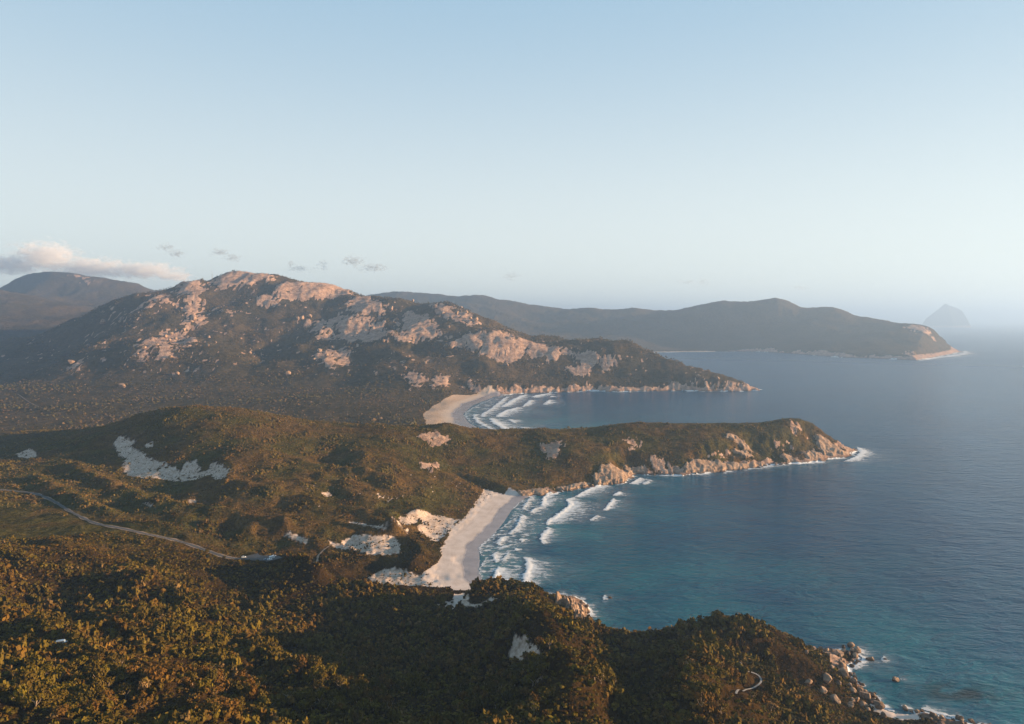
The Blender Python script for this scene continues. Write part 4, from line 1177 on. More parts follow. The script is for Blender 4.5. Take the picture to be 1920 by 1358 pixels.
outcrop(((1040, 1122), (1050, 1115), (1070, 1116), (1084, 1121), (1098, 1131), (1104, 1147), (1098, 1156), (1088, 1161), (1078, 1160), (1067, 1148), (1058, 1138), (1045, 1132)), 'smooth rounded granite knob at the near end of the beach', 6.0, 31, 'rocks around the granite knob', 0.75, None, 0.6, 200)

# ------------------------------------------------------------------ plants
def leaf_material():
    s = NT('foliage')
    c = s.attr('tint', 'Color')
    p = s.pos(); n = s.noise(p, 0.8, 3, 0.6)
    col = s.mix(s.mapr(n, 0.3, 0.7), s.mix(1.0, c, (0.7, 0.68, 0.62), 'MULTIPLY'), s.mix(1.0, c, (1.25, 1.25, 1.2), 'MULTIPLY'))
    return s.done(s.bsdf(col, 0.85, 0.04))
M_LEAF = leaf_material()
M_BARK = flat_mat('grey_bark', (0.20, 0.145, 0.10), (0.34, 0.26, 0.19), 2.0)

def bush_proto(nq, seed, leaf=0.26, core=True, lobes=5, flat=0.75):
    r = np.random.default_rng(seed)
    lc = np.concatenate([[[0, 0, 0.55]], np.stack([r.uniform(-.55, .55, lobes - 1), r.uniform(-.55, .55, lobes - 1), r.uniform(0.35, 0.85, lobes - 1)], 1)])
    lrad = np.concatenate([[0.62], r.uniform(0.32, 0.5, lobes - 1)])
    V, Fq, Ft, sh = [], [], [], []
    pick = r.choice(lobes, nq, p=lrad ** 2 / (lrad ** 2).sum())
    d = r.normal(size=(nq, 3)); d[:, 2] = np.abs(d[:, 2]) * 1.1 - 0.25; d /= np.linalg.norm(d, axis=1)[:, None]
    c = lc[pick] + d * lrad[pick][:, None] * r.uniform(0.86, 1.12, nq)[:, None] * np.array([1, 1, flat])
    nn = d + r.normal(scale=0.55, size=(nq, 3)); nn /= np.linalg.norm(nn, axis=1)[:, None]
    a = np.cross(nn, r.normal(size=(nq, 3))); a /= np.linalg.norm(a, axis=1)[:, None]; b = np.cross(nn, a)
    sz = leaf * r.uniform(0.6, 1.25, nq)[:, None]
    quad = np.stack([c - a * sz - b * sz * .6, c + a * sz * .8 - b * sz * .5, c + a * sz + b * sz * .7, c - a * sz * .7 + b * sz * .6], 1)
    V.append(quad.reshape(-1, 3)); Fq = np.arange(4 * nq).reshape(-1, 4)
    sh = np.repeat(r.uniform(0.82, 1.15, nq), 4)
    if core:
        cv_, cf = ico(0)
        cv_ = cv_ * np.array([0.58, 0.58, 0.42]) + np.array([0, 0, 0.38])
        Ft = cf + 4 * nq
        V.append(cv_); sh = np.concatenate([sh, np.full(12, 0.55)])  # darker tint puts the shade between the leaves into the core's colour
    V = np.concatenate(V); V[:, 2] = np.maximum(V[:, 2], -0.1)
    return V, Fq, np.array(Ft, int).reshape(-1, 3), sh

def dome_proto(seed, ring=5, skirt=True):
    r = np.random.default_rng(seed)
    a = np.arange(ring) / ring * 2 * np.pi + r.uniform(-.3, .3, ring)
    v = [[r.uniform(-.15, .15), r.uniform(-.15, .15), 1.0]]
    v += [[math.cos(q) * s_, math.sin(q) * s_, h_] for q, s_, h_ in zip(a, r.uniform(.65, .95, ring), r.uniform(0.4, 0.75, ring))]
    f = [(0, 1 + k, 1 + (k + 1) % ring) for k in range(ring)]
    if skirt:
        v += [[math.cos(q) * s_, math.sin(q) * s_, -0.15] for q, s_ in zip(a + 0.3, r.uniform(.8, 1.1, ring))]
        for k in range(ring):
            k2 = (k + 1) % ring
            f += [(1 + k, 1 + ring + k, 1 + k2), (1 + k2, 1 + ring + k, 1 + ring + k2)]
    v = np.array(v)
    return v, np.zeros((0, 4), int), np.array(f), r.uniform(0.85, 1.15, len(v))

def scatter_mesh(name, protos, xyz, rad, hgt, rot, tint, kind='stuff', label=None):
    V, Q, Tt, C = [], [], [], []
    which = RNG.integers(0, len(protos), len(xyz)); base = 0
    for k, (pv, pq, pt, ps) in enumerate(protos):
        s = np.nonzero(which == k)[0]
        if not len(s): continue
        c, sn = np.cos(rot[s])[:, None], np.sin(rot[s])[:, None]
        x = pv[None, :, 0] * c - pv[None, :, 1] * sn; y = pv[None, :, 0] * sn + pv[None, :, 1] * c
        v = np.stack([xyz[s, 0:1] + x * rad[s][:, None], xyz[s, 1:2] + y * rad[s][:, None], xyz[s, 2:3] + pv[None, :, 2] * hgt[s][:, None]], -1)
        off = base + np.arange(len(s))[:, None, None] * len(pv)
        if len(pq): Q.append((pq[None] + off).reshape(-1, 4))
        if len(pt): Tt.append((pt[None] + off).reshape(-1, 3))
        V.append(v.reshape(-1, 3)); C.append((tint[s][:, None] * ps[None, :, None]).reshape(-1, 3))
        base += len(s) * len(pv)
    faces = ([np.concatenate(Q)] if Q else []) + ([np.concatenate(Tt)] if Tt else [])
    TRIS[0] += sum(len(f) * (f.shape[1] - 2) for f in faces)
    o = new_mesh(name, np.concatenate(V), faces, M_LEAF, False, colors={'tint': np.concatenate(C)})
    return tag(o, label, None, None, kind)

PAL = np.array([(0.052, 0.038, 0.0065), (0.082, 0.040, 0.010), (0.070, 0.056, 0.006), (0.028, 0.025, 0.006), (0.14, 0.090, 0.046)])
PAL_NAMES = ('olive green', 'rust brown', 'yellow green', 'dark green', 'pale grey brown')
def jitter_grid(x0, x1, y0, y1, sp):
    gx, gy = np.meshgrid(np.arange(x0, x1, sp), np.arange(y0, y1, sp))
    gx = gx + RNG.uniform(-.48, .48, gx.shape) * sp; gy = gy + RNG.uniform(-.48, .48, gy.shape) * sp
    return gx.ravel(), gy.ravel()
def in_frame(x, y, z, m=60):
    dz = z - CAM_H
    yc = y * CP - dz * SP; zc = y * SP + dz * CP
    u = IW / 2 + FPX * x / yc; v = IH / 2 - FPX * zc / yc
    return (u > -m) & (u < IW + m) & (v > -m) & (v < IH + m), u, v
def inside_rock(x, y):
    r = np.zeros(x.shape, bool)
    for q in ROCKOBJ: r |= in_poly(x, y, q)
    return r & (RNG.random(len(x)) < 0.68)
def palette_pick(x, y, weights, patch):
    n1 = fbm(x / patch, y / patch, 3, 201); n2 = fbm(x / patch + 31, y / patch, 3, 211)
    w = np.tile(np.array(weights, float), (len(x), 1))
    w[:, 0] *= np.exp(1.2 * n1); w[:, 1] *= np.exp(2.6 * n2); w[:, 2] *= np.exp(-2.2 * n2); w[:, 3] *= np.exp(-1.2 * n1)
    w /= w.sum(1)[:, None]
    c = (np.cumsum(w, 1) < RNG.random(len(x))[:, None]).sum(1)
    return np.minimum(c, 4)

# near woodland and scrub
x, y = jitter_grid(-620, 330, 170, 760, 2.75)
keep = (np.abs(x / y) < 0.82) & (np.hypot(x, y) < 770)
x, y = x[keep], y[keep]; z = h_at(x, y)
d = h_at(x, y, D)
lim_far = np.interp(x, [-900, -560, -300, -215, -130, -80, 60, 200, 700], [740, 740, 660, 620, 600, 600, 600, 560, 500])
ok = (d > 6) & (y < lim_far) & (h_at(x, y, ROADM) < 0.12) & (h_at(x, y, ROCKM) < 0.45 + RNG.random(len(x)) * 0.3) & ~inside_rock(x, y)
ok &= (h_at(x, y, SAND) < 0.45) | (RNG.random(len(x)) < 0.05 + 0.4 * sstep(0.2, 0.5, fbm(x / 9, y / 9, 2, 239)))
x, y, z = x[ok], y[ok], z[ok]
heathy = fbm(x / 55, y / 55, 3, 221)              # open low heath where this is high
edge_d = h_at(x, y, D)
tall = sstep(0.42, 0.1, heathy) * sstep(8, 60, edge_d) * sstep(690, 560, np.hypot(x, y))
rad = (1.05 + 1.15 * tall) * np.exp(RNG.normal(0, 0.36, len(x))) * np.where(RNG.random(len(x)) < 0.05, 1.5, 1.0)
thin = RNG.random(len(x)) < np.where(tall > 0.6, 0.74, 0.95)
fr, pu, pv_ = in_frame(x, y, z)
vis = fr & visible_mask(x, y, z, 9.0) & thin
x, y, z, rad, pu, pv_, tall = [a[vis] for a in (x, y, z, rad, pu, pv_, tall)]
rad = np.minimum(rad, 3.5)
hgt = rad * RNG.uniform(0.75, 1.15, len(x)) * (0.8 + 0.4 * tall) * (1 + 0.8 * np.clip(fbm(x / 13, y / 13, 2, 247), -0.5, 0.8))
pal = palette_pick(x, y, (0.46, 0.24, 0.20, 0.10, 0.03), 60)
tint = (0.42 * PAL[pal] + 0.58 * PAL[0]) * np.array([1.5, 1.42, 1.35]) * RNG.uniform(0.85, 1.15, (len(x), 1)) * (1 + 0.35 * fbm(x / 14, y / 14, 2, 245)[:, None])
rot = RNG.uniform(0, 6.28, len(x)); rngd = np.hypot(x, np.hypot(y, 180))
size_px = rad / rngd
really = visible_mask(x, y, z, 2.0) & in_frame(x, y, z, -14)[0]
order = np.argsort(-(size_px * really))
single = np.zeros(len(x), bool); single[order[:300]] = True
rest = ~single
xyz = np.stack([x, y, z - 0.15], 1)
nearP = [bush_proto(20, 300 + k, 0.33) for k in range(8)]
midP = [bush_proto(12, 320 + k, 0.42) for k in range(6)]
m1 = rest & (rngd < 520); m2 = rest & (rngd >= 520)
print('near bushes', m1.sum(), m2.sum())
scatter_mesh('coastal_scrub', nearP, xyz[m1], rad[m1], hgt[m1], rot[m1], tint[m1])
scatter_mesh('coastal_scrub', midP, xyz[m2], rad[m2], hgt[m2], rot[m2], tint[m2])

# the 300 largest as trees of their own
CROWN = {}
def crown_mesh(k, c, thin_):
    if (k, c, thin_) not in CROWN:
        pv, pq, pt, ps = bush_proto(210, 400 + k, 0.125, True, 7, 0.62) if not thin_ else bush_proto(85, 400 + k, 0.11, False, 7, 0.62)
        pv = pv * np.array([1, 1, 0.9]) + np.array([0, 0, 0.32])
        CROWN[k, c, thin_] = new_mesh('crown', pv, [pq, pt], M_LEAF, False, colors={'tint': ((0.65 * PAL[c] + 0.35 * PAL[0]) * np.array([1.5, 1.42, 1.35]))[None] * ps[:, None]}, link=False)
    return CROWN[k, c, thin_]
def trunk_mesh(seed):
    r = np.random.default_rng(seed); V, Fc = [], []
    def limb(p0, p1, r0, r1):
        p0, p1 = np.array(p0), np.array(p1); b0 = sum(len(a) for a in V)
        t_ = p1 - p0; t_ /= np.linalg.norm(t_); a = np.cross(t_, [0.3, 1, 0.2]); a /= np.linalg.norm(a); b = np.cross(t_, a)
        ang = np.arange(5) / 5 * 2 * np.pi
        ringv = np.cos(ang)[:, None] * a + np.sin(ang)[:, None] * b
        V.append(p0 + ringv * r0); V.append(p1 + ringv * r1)
        for k in range(5):
            k2 = (k + 1) % 5; Fc.append((b0 + k, b0 + k2, b0 + 5 + k2, b0 + 5 + k))
    fork = (r.uniform(-.06, .06), r.uniform(-.06, .06), 0.34)
    limb((0, 0, -0.12), fork, 0.085, 0.06)
    for k in range(5):
        a = k * 1.26 + r.uniform(-.4, .4); q = r.uniform(.45, .8)
        mid_ = (fork[0] + math.cos(a) * q * .5, fork[1] + math.sin(a) * q * .5, r.uniform(.52, .66))
        limb(fork, mid_, 0.05, 0.03); limb(mid_, (math.cos(a) * q, math.sin(a) * q, r.uniform(.75, .98)), 0.03, 0.012)
    return new_mesh('trunk', np.concatenate(V), np.array(Fc), M_BARK, True, link=False)
TRUNKS = [trunk_mesh(500 + k) for k in range(5)]
def tree_zone(u, v):
    if u < 210: return 'in the bottom left corner woodland' if v > 1240 else 'high on the left edge slope'
    if u < 420: return 'in the near left foreground' if v > 1250 else 'on the sunlit left slope'
    if u < 600: return 'on the ridge left of the hollow' if v < 1270 else 'between left woodland and dark hollow'
    if u < 760: return 'on the spur beside the hollow' if v > 1270 else 'inside the dark hollow'
    if u < 950: return 'in the near end of the hollow' if v > 1270 else 'below the small sand patch'
    if u < 1160: return 'on the spur below the sand scar' if v > 1240 else 'around the bare sand scar'
    if u < 1320: return 'in the second dark gully' if v < 1310 else 'in the bottom of the second gully'
    if u < 1480: return 'beside the narrow hill footpath'
    return 'on the slope above the boulders'
items = []
for i in np.nonzero(single)[0]:
    zn = tree_zone(pu[i], pv_[i]); col = PAL_NAMES[pal[i]]
    thin_ = bool(RNG.random() < 0.25 or pal[i] == 4)
    big = 'sparse' if thin_ else 'broad' if rad[i] > 2.9 else 'rounded'
    t = empty('tree', (float(x[i]), float(y[i]), float(z[i]) - 0.2), float(rot[i]))
    R_ = float(rad[i]) * 1.12; H_ = float(hgt[i]) * float(RNG.uniform(1.0, 1.55))
    t.scale = (R_, R_, H_)
    k = int(RNG.integers(0, 6))
    for nm, me in (('crown', crown_mesh(k, int(pal[i]), thin_)), ('trunk', TRUNKS[k % 5])):
        c = bpy.data.objects.new(nm, me); COL.objects.link(c); c.parent = t
    tag(t, None, 'tree', f'{col} trees {zn}'); items.append((t, float(pu[i]), f'{big} {col} tree {zn}'))
order_labels(items)

# heath and dune shrubs of the middle ground
x, y = jitter_grid(-900, 680, 560, 1420, 3.0)
keep = (np.abs(x / y) < 0.8)
x, y = x[keep], y[keep]
d = h_at(x, y, D); rk = h_at(x, y, ROCKM); sd = h_at(x, y, SAND)
lim_far = np.interp(x, [-900, -560, -300, -215, -130, -80, 60, 200, 700], [740, 740, 660, 620, 600, 600, 600, 560, 500])
cover = fbm(x / 38, y / 38, 4, 231) + 0.5 * fbm(x / 9, y / 9, 2, 233)
p_ok = 0.30 + 0.55 * sstep(-0.35, 0.45, cover)
p_ok = np.where(sd > 0.6, (0.05 + 0.8 * sstep(0.05, 0.35, fbm(x / 12, y / 9, 3, 237))) * (np.abs(h_at(x, y, BEACH_DRY)) > 0) * (d > 48), p_ok)
ok = (y >= lim_far) & (d > 9) & (RNG.random(len(x)) < p_ok) & (rk < 0.35) & (h_at(x, y, ROADM) < 0.1) & ~inside_rock(x, y)
x, y, cover, sd = x[ok], y[ok], cover[ok], sd[ok]; z = h_at(x, y)
vis = in_frame(x, y, z)[0] & visible_mask(x, y, z, 3.5, 70)
x, y, z, cover, sd = x[vis], y[vis], z[vis], cover[vis], sd[vis]
rad = RNG.uniform(0.6, 1.25, len(x)) * (0.9 + 1.1 * sstep(0.25, 0.8, cover)); rad = np.where(sd > 0.35, rad * 0.8, rad)
hgt = rad * RNG.uniform(0.8, 1.35, len(x))
MPAL = np.array([(0.055, 0.044, 0.011), (0.085, 0.046, 0.016), (0.073, 0.058, 0.011), (0.030, 0.028, 0.009), (0.14, 0.095, 0.055)])
pal = palette_pick(x, y, (0.40, 0.34, 0.16, 0.16, 0.02), 70)
tint = (0.5 * MPAL[pal] + 0.5 * MPAL[:2].mean(0)) * 1.22 * RNG.uniform(0.85, 1.15, (len(x), 1))
rot = RNG.uniform(0, 6.28, len(x)); xyz = np.stack([x, y, z - 0.1], 1)
dn = np.hypot(x, y); a1 = dn < 860
print('dune shrubs', a1.sum(), (~a1).sum())
scatter_mesh('dune_shrubs', [bush_proto(6, 600 + k, 0.5, True, 4, 0.7) for k in range(5)], xyz[a1], rad[a1], hgt[a1], rot[a1], tint[a1])
scatter_mesh('dune_shrubs', [dome_proto(620 + k, 5, k % 2 == 0) for k in range(6)], xyz[~a1], rad[~a1] * 1.1, hgt[~a1] * 1.25, rot[~a1], tint[~a1])

# trees of the plain and the mountain
x, y = jitter_grid(-3000, 1000, 1430, 4000, 13.0)
keep = (np.abs(x / y) < 0.79); x, y = x[keep], y[keep]
d = h_at(x, y, D); rk = h_at(x, y, ROCKM); sd = h_at(x, y, SAND)
cover = fbm(x / 170, y / 170, 4, 241)
ok = (d > 20) & (rk < 0.25) & (sd < 0.3) & (RNG.random(len(x)) < 0.35 + 0.6 * sstep(-0.3, 0.4, cover)) & (h_at(x, y, ROADM) < 0.1)
x, y, cover = x[ok], y[ok], cover[ok]; z = h_at(x, y)
vis = in_frame(x, y, z)[0] & visible_mask(x, y, z, 6, 60); x, y, z, cover = x[vis], y[vis], z[vis], cover[vis]
rad = RNG.uniform(2.4, 5.6, len(x)) * (0.8 + 0.5 * sstep(-0.1, 0.6, cover)); hgt = rad * RNG.uniform(1.0, 1.7, len(x))
FPAL = np.array([(0.040, 0.032, 0.014), (0.066, 0.043, 0.022), (0.054, 0.043, 0.015), (0.024, 0.023, 0.012), (0.10, 0.07, 0.045)])
pal = palette_pick(x, y, (0.4, 0.3, 0.15, 0.2, 0.02), 240)
tint = 1.3 * FPAL[pal] * RNG.uniform(0.75, 1.25, (len(x), 1))
print('far trees', len(x))
scatter_mesh('mountain_scrub', [dome_proto(640 + k, 5, False) for k in range(6)], np.stack([x, y, z - 0.8], 1), rad, hgt + 0.8, RNG.uniform(0, 6.28, len(x)), tint)
print('triangles', TRIS[0])

# ------------------------------------------------------------------ surf: white water lying on the sea
def foam_material():
    s = NT('foam')
    p = s.pos(); f = s.attr('foam')
    n1 = s.noise(s.vmul(p, (0.7, 1.0, 1.0)), 0.33, 6, 0.72, 0.8); n2 = s.noise(p, 0.09, 3, 0.55)
    n = s.math('ADD', s.math('MULTIPLY', n1, 0.75), s.math('MULTIPLY', n2, 0.35))
    a = s.mapr(s.math('ADD', f, s.math('MULTIPLY', s.math('SUBTRACT', n, 0.55), 1.15)), 0.27, 0.86)
    a = s.math('MAXIMUM', a, s.math('MULTIPLY', f, 0.32), clamp=True)
    c = s.mix(s.mapr(n1, 0.3, 0.7), (0.46, 0.48, 0.50), (0.62, 0.62, 0.62))
    b = s.node('ShaderNodeBsdfPrincipled'); b.inputs['Roughness'].default_value = 0.8; b.inputs['Specular IOR Level'].default_value = 0.2
    s.l.new(c, b.inputs['Base Color']); s.l.new(a, b.inputs['Alpha'])
    s.l.new(s.bump(n1, 0.7, 0.8), b.inputs['Normal'])
    return s.done(b.outputs[0])
M_FOAM = foam_material()

def side_dist(x, y, pts):
    """distance to a polyline, signed positive on its left (the seaward side)"""
    best = np.full(x.shape, 1e12); sg = np.zeros(x.shape); prm = np.zeros(x.shape)
    for k in range(len(pts) - 1):
        ax, ay = pts[k]; bx, by = pts[k + 1]; dx, dy = bx - ax, by - ay
        t = np.clip(((x - ax) * dx + (y - ay) * dy) / (dx * dx + dy * dy + 1e-9), 0, 1)
        dd = (x - ax - t * dx) ** 2 + (y - ay - t * dy) ** 2
        m = dd < best
        best = np.where(m, dd, best); sg = np.where(m, np.sign(dx * (y - ay) - dy * (x - ax)), sg); prm = np.where(m, k + t, prm)
    return np.sqrt(best) * sg, prm, np.sqrt(best)

def line_px(pts, sub=4):
    q = np.array([g0(*p) for p in pts]); k = len(q)
    if k < 3: return [tuple(a) for a in q]
    t = np.linspace(0, k - 1, (k - 1) * sub + 1); i = np.minimum(t.astype(int), k - 2); f = (t - i)[:, None]
    pp = lambda o: q[np.clip(i + o, 0, k - 1)]
    r = 0.5 * (2 * pp(0) + (pp(1) - pp(-1)) * f + (2 * pp(-1) - 5 * pp(0) + 4 * pp(1) - pp(2)) * f * f + (3 * pp(0) - pp(-1) - 3 * pp(1) + pp(2)) * f ** 3)
    return [tuple(a) for a in r]

def foam_sheet(x0, x1, y0, y1, st, crests, lace, shore=None, lift=0.1, wave=0.9):
    gx, gy = np.meshgrid(np.arange(x0, x1, st), np.arange(y0, y1, st))
    dland = h_at(gx, gy, D); rky = h_at(gx, gy, ROCKY)
    Fm = np.zeros(gx.shape); H = np.zeros(gx.shape)
    wob = st * 1.6 * fbm(gx / (st * 6), gy / (st * 6), 3, 251)
    streak = fbm(gx / (st * 11), gy / (st * 3.4), 4, 257)
    for pts, trail, amp in crests:
        ln = line_px(pts)
        s, prm, dd = side_dist(gx, gy, ln)
        endt = np.sin(np.clip((prm + 0.15) / (len(ln) - 1 + 0.3), 0, 1) * math.pi) ** 0.45
        s = s + wob
        tr = 1.45 * trail * (0.55 + 0.65 * np.clip(0.5 + streak, 0, 1.4)) * endt + 0.1
        front = sstep(-0.5 * st, 0.6 * st, s)
        f = front * np.exp(-np.maximum(s, 0) / tr) * amp * np.where(dd < trail * 4.0, 1, 0)
        # end caps: only behind the crest itself
        Fm = np.maximum(Fm, f * np.clip(endt * 1.6, 0, 1)); H = np.maximum(H, wave * endt * min(1, trail / 14) * np.exp(-((s - 1.5 * st) / (3.0 * st)) ** 2))
    if lace:
        w0, w1, amp = lace
        z = sstep(2, -6, dland) * sstep(-w1, -w0, dland) * sstep(0.75, 0.35, rky)
        Fm = np.maximum(Fm, z * amp * np.clip(0.75 + 0.9 * fbm(gx / (st * 9), gy / (st * 4), 4, 263), 0, 1.5))
    if shore:
        w, amp = shore
        pat = fbm(gx / (w * 3.0), gy / (w * 3.0), 3, 269) + 0.4
        Fm = np.maximum(Fm, sstep(3, 0, dland) * np.exp(np.minimum(dland, 0) / w) * amp * np.clip(pat * 1.6, 0, 1.3) * sstep(0.3, 0.6, rky))
    Fm = np.where(dland > 7, 0, Fm)
    hz = np.where(dland > -3, np.maximum(h_at(gx, gy), 0), 0)
    z = hz + lift + H
    keep = (Fm[:-1, :-1] + Fm[1:, 1:] + Fm[1:, :-1] + Fm[:-1, 1:]) > 0.12
    i, j = np.nonzero(keep); nx = gx.shape[1]; a = i * nx + j
    if not len(a): return
    f = np.stack([a, a + 1, a + nx + 1, a + nx], 1); used, inv = np.unique(f, return_inverse=True)
    v = np.stack([gx, gy, z], -1).reshape(-1, 3)[used]
    o = new_mesh('surf_foam', v, inv.reshape(f.shape), M_FOAM, True, {'foam': Fm.ravel()[used]})
    return tag(o, kind='stuff')

NEAR_CRESTS = [
    (((982, 1044), (986, 1054), (986, 1065), (984, 1075), (979, 1090), (984, 1104)), 17, 1.15),
    (((1027, 988), (1024, 994), (1016, 1001), (1013, 1010), (1014, 1016), (1020, 1022)), 12, 1.1),
    (((1080, 931), (1061, 938), (1066, 946), (1059, 954), (1038, 969), (1023, 979), (1026, 987)), 26, 1.05),
    (((1135, 908), (1107, 916), (1075, 933)), 22, 1.0), (((1161, 922), (1154, 926), (1149, 930)), 11, 1.1),
    (((1150, 934), (1142, 944), (1136, 950), (1129, 958)), 12, 1.1), (((1119, 966), (1112, 971), (1106, 977)), 9, 1.0),
    (((1030, 924), (1018, 933), (1015, 942), (1016, 951)), 24, 0.95), (((997, 931), (986, 942), (978, 958)), 11, 0.85),
    (((1023, 950), (1002, 954), (991, 963)), 14, 0.9), (((978, 965), (973, 977), (963, 992), (950, 1004)), 14, 0.95),
    (((947, 1005), (935, 1012), (932, 1024)), 12, 1.0), (((959, 1021), (944, 1025), (934, 1031)), 5, 1.0),
    (((978, 1010), (973, 1014), (976, 1018)), 10, 1.0), (((966, 1028), (964, 1031), (968, 1034)), 9, 1.0),
    (((929, 1034), (924, 1043), (924, 1050), (932, 1056)), 11, 1.0), (((956, 1036), (942, 1047), (940, 1055)), 9, 0.9),
    (((934, 1062), (926, 1076), (922, 1090), (925, 1102)), 24, 1.05),
    (((990, 934), (969, 946), (960, 956)), 3.2, 0.9), (((977, 962), (957, 977), (949, 983), (932, 994)), 3.0, 0.9),
    (((932, 995), (917, 1010), (902, 1022), (898, 1035), (906, 1045)), 3.4, 0.95), (((913, 1044), (903, 1058), (897, 1071), (900, 1081), (908, 1094)), 3.4, 0.95),
    (((1200, 896), (1190, 902), (1180, 908)), 16, 1.1), (((1215, 902), (1205, 907)), 10, 1.0),
]
foam_sheet(-50, 300, 560, 1150, 1.25, NEAR_CRESTS, (28, 75, 0.52), (6, 1.0))
foam_sheet(285, 790, 1060, 1400, 2.2, [(((1603, 838), (1612, 848), (1600, 858), (1580, 866)), 20, 1.1), (((1500, 868), (1440, 876), (1390, 883)), 8, 0.8)], None, (9, 1.15))
foam_sheet(20, 345, 376, 620, 0.8, [(((1603, 1218), (1612, 1221), (1606, 1228), (1616, 1236), (1606, 1246), (1598, 1256)), 7, 0.95), (((1690, 1322), (1700, 1330), (1715, 1332)), 6, 1.0),
                                    (((1725, 1330), (1745, 1336), (1775, 1344), (1810, 1352)), 6, 1.05), (((1650, 1318), (1658, 1330), (1680, 1336)), 6, 0.95), (((1103, 1143), (1103, 1152), (1094, 1160)), 6, 1.1),
                                    (((1132, 1118), (1131, 1124)), 5, 1.0), (((1688, 1272), (1690, 1276)), 5, 0.6), (((1655, 1232), (1654, 1240)), 6, 0.7)], None, (3.0, 1.15))
FAR_CRESTS = [
    (((953, 742), (937, 753), (920, 767), (903, 777), (902, 784)), 26, 0.95), (((987, 740), (970, 745), (947, 758), (936, 764)), 38, 1.0), (((1030, 738), (1003, 742), (998, 746)), 40, 1.05),
    (((994, 751), (977, 763)), 24, 1.0), (((972, 764), (940, 773), (929, 783)), 40, 1.05), (((917, 784), (923, 793), (940, 803), (957, 809)), 38, 1.05), (((893, 777), (887, 780), (890, 790), (907, 800), (923, 807)), 18, 0.95),
    (((1028, 751), (1019, 758)), 26, 1.1), (((1035, 743), (1030, 745)), 16, 1.0), (((950, 787), (955, 790), (963, 794)), 22, 1.05), (((974, 801), (984, 806), (994, 809)), 22, 1.0),
    (((930, 745), (900, 758), (878, 770), (871, 778), (877, 788), (893, 800)), 7, 0.9),
]
foam_sheet(-420, 160, 1400, 2330, 3.2, FAR_CRESTS, (60, 200, 0.42), None, 0.15, 1.2)
foam_sheet(-60, 960, 2180, 2480, 5.0, [], None, (13, 1.0), 0.2)
foam_sheet(1400, 3650, 4050, 5400, 14.0, [(((1803, 657), (1806, 662), (1780, 667), (1750, 671), (1722, 677)), 60, 1.1)], None, (30, 0.9), 0.3)
foam_sheet(600, 1600, 4900, 5300, 14.0, [], (20, 60, 0.7), None, 0.3)

# ------------------------------------------------------------------ cars in the car park
def simple_mat(name, c, rough=0.4, metal=0.0, coat=0.0):
    s = NT(name); p = s.pos(); n = s.noise(p, 3.0, 3)
    col = s.mix(s.mapr(n, 0.3, 0.7), tuple(0.9 * k for k in c), c)
    return s.done(s.bsdf(col, rough, 0.5, None, **{'Metallic': metal, 'Coat Weight': coat}))
M_WHITE, M_SILV, M_BLUE = simple_mat('white_car_paint', (0.78, 0.78, 0.77), 0.35, 0, 0.5), simple_mat('silver_car_paint', (0.55, 0.56, 0.58), 0.35, 0.3, 0.5), simple_mat('grey_blue_car_paint', (0.20, 0.27, 0.36), 0.35, 0, 0.5)
M_GLASS, M_TYRE = simple_mat('car_glass', (0.02, 0.025, 0.03), 0.08), simple_mat('tyre_rubber', (0.02, 0.02, 0.02), 0.8)
M_STEEL = simple_mat('galvanised_steel', (0.16, 0.165, 0.17), 0.5, 0.3)

def loft(sections):
    """closed skin through rings of equal length"""
    m = len(sections[0]); V = np.array([p for s_ in sections for p in s_], float); Fq = []
    for k in range(len(sections) - 1):
        for i in range(m):
            Fq.append((k * m + i, k * m + (i + 1) % m, (k + 1) * m + (i + 1) % m, (k + 1) * m + i))
    return V, Fq
def ring_box(xx, w, z0, z1, c=0.12):
    w2 = w / 2
    return [(xx, -w2, z0), (xx, w2, z0), (xx, w2, z1 - c), (xx, w2 - c, z1), (xx, -w2 + c, z1), (xx, -w2, z1 - c)]
def car_parts(van):
    if van:
        prof = [(-2.5, 1.7, .45, 1.9), (-2.45, 1.85, .35, 2.15), (1.2, 1.85, .35, 2.15), (1.75, 1.8, .35, 1.35), (2.4, 1.7, .38, 1.05), (2.5, 1.5, .45, .85)]
        cab = [(-2.35, 1.88, 1.25, 1.85), (1.15, 1.88, 1.25, 1.85), (1.55, 1.84, 1.3, 1.55)]
    else:
        prof = [(-2.15, 1.5, .45, .85), (-2.05, 1.72, .32, 1.0), (-1.2, 1.76, .3, 1.02), (1.0, 1.76, .3, 0.98), (1.9, 1.7, .32, .82), (2.15, 1.45, .42, .65)]
        cab = [(-1.75, 1.5, .95, 1.05), (-1.2, 1.45, .95, 1.45), (0.25, 1.45, .95, 1.48), (1.05, 1.5, .93, 1.0)]
    return prof, cab
def wheel_mesh():
    ang = np.arange(12) / 12 * 2 * np.pi; secs = []
    for yy, rr_ in ((-.11, .2), (-.11, .33), (.11, .33), (.11, .2)): secs.append([(math.cos(a) * rr_, yy, math.sin(a) * rr_) for a in ang])
    V, Fq = loft(secs); k = len(V)
    V = np.concatenate([V, [(0, -.08, 0), (0, .08, 0)]])
    return new_mesh('wheel', V, [np.array(Fq), np.array([(i, (i + 1) % 12, k) for i in range(12)] + [(36 + i, 36 + (i + 1) % 12, k + 1) for i in range(12)])], M_TYRE, True, link=False)
WHEEL = wheel_mesh()
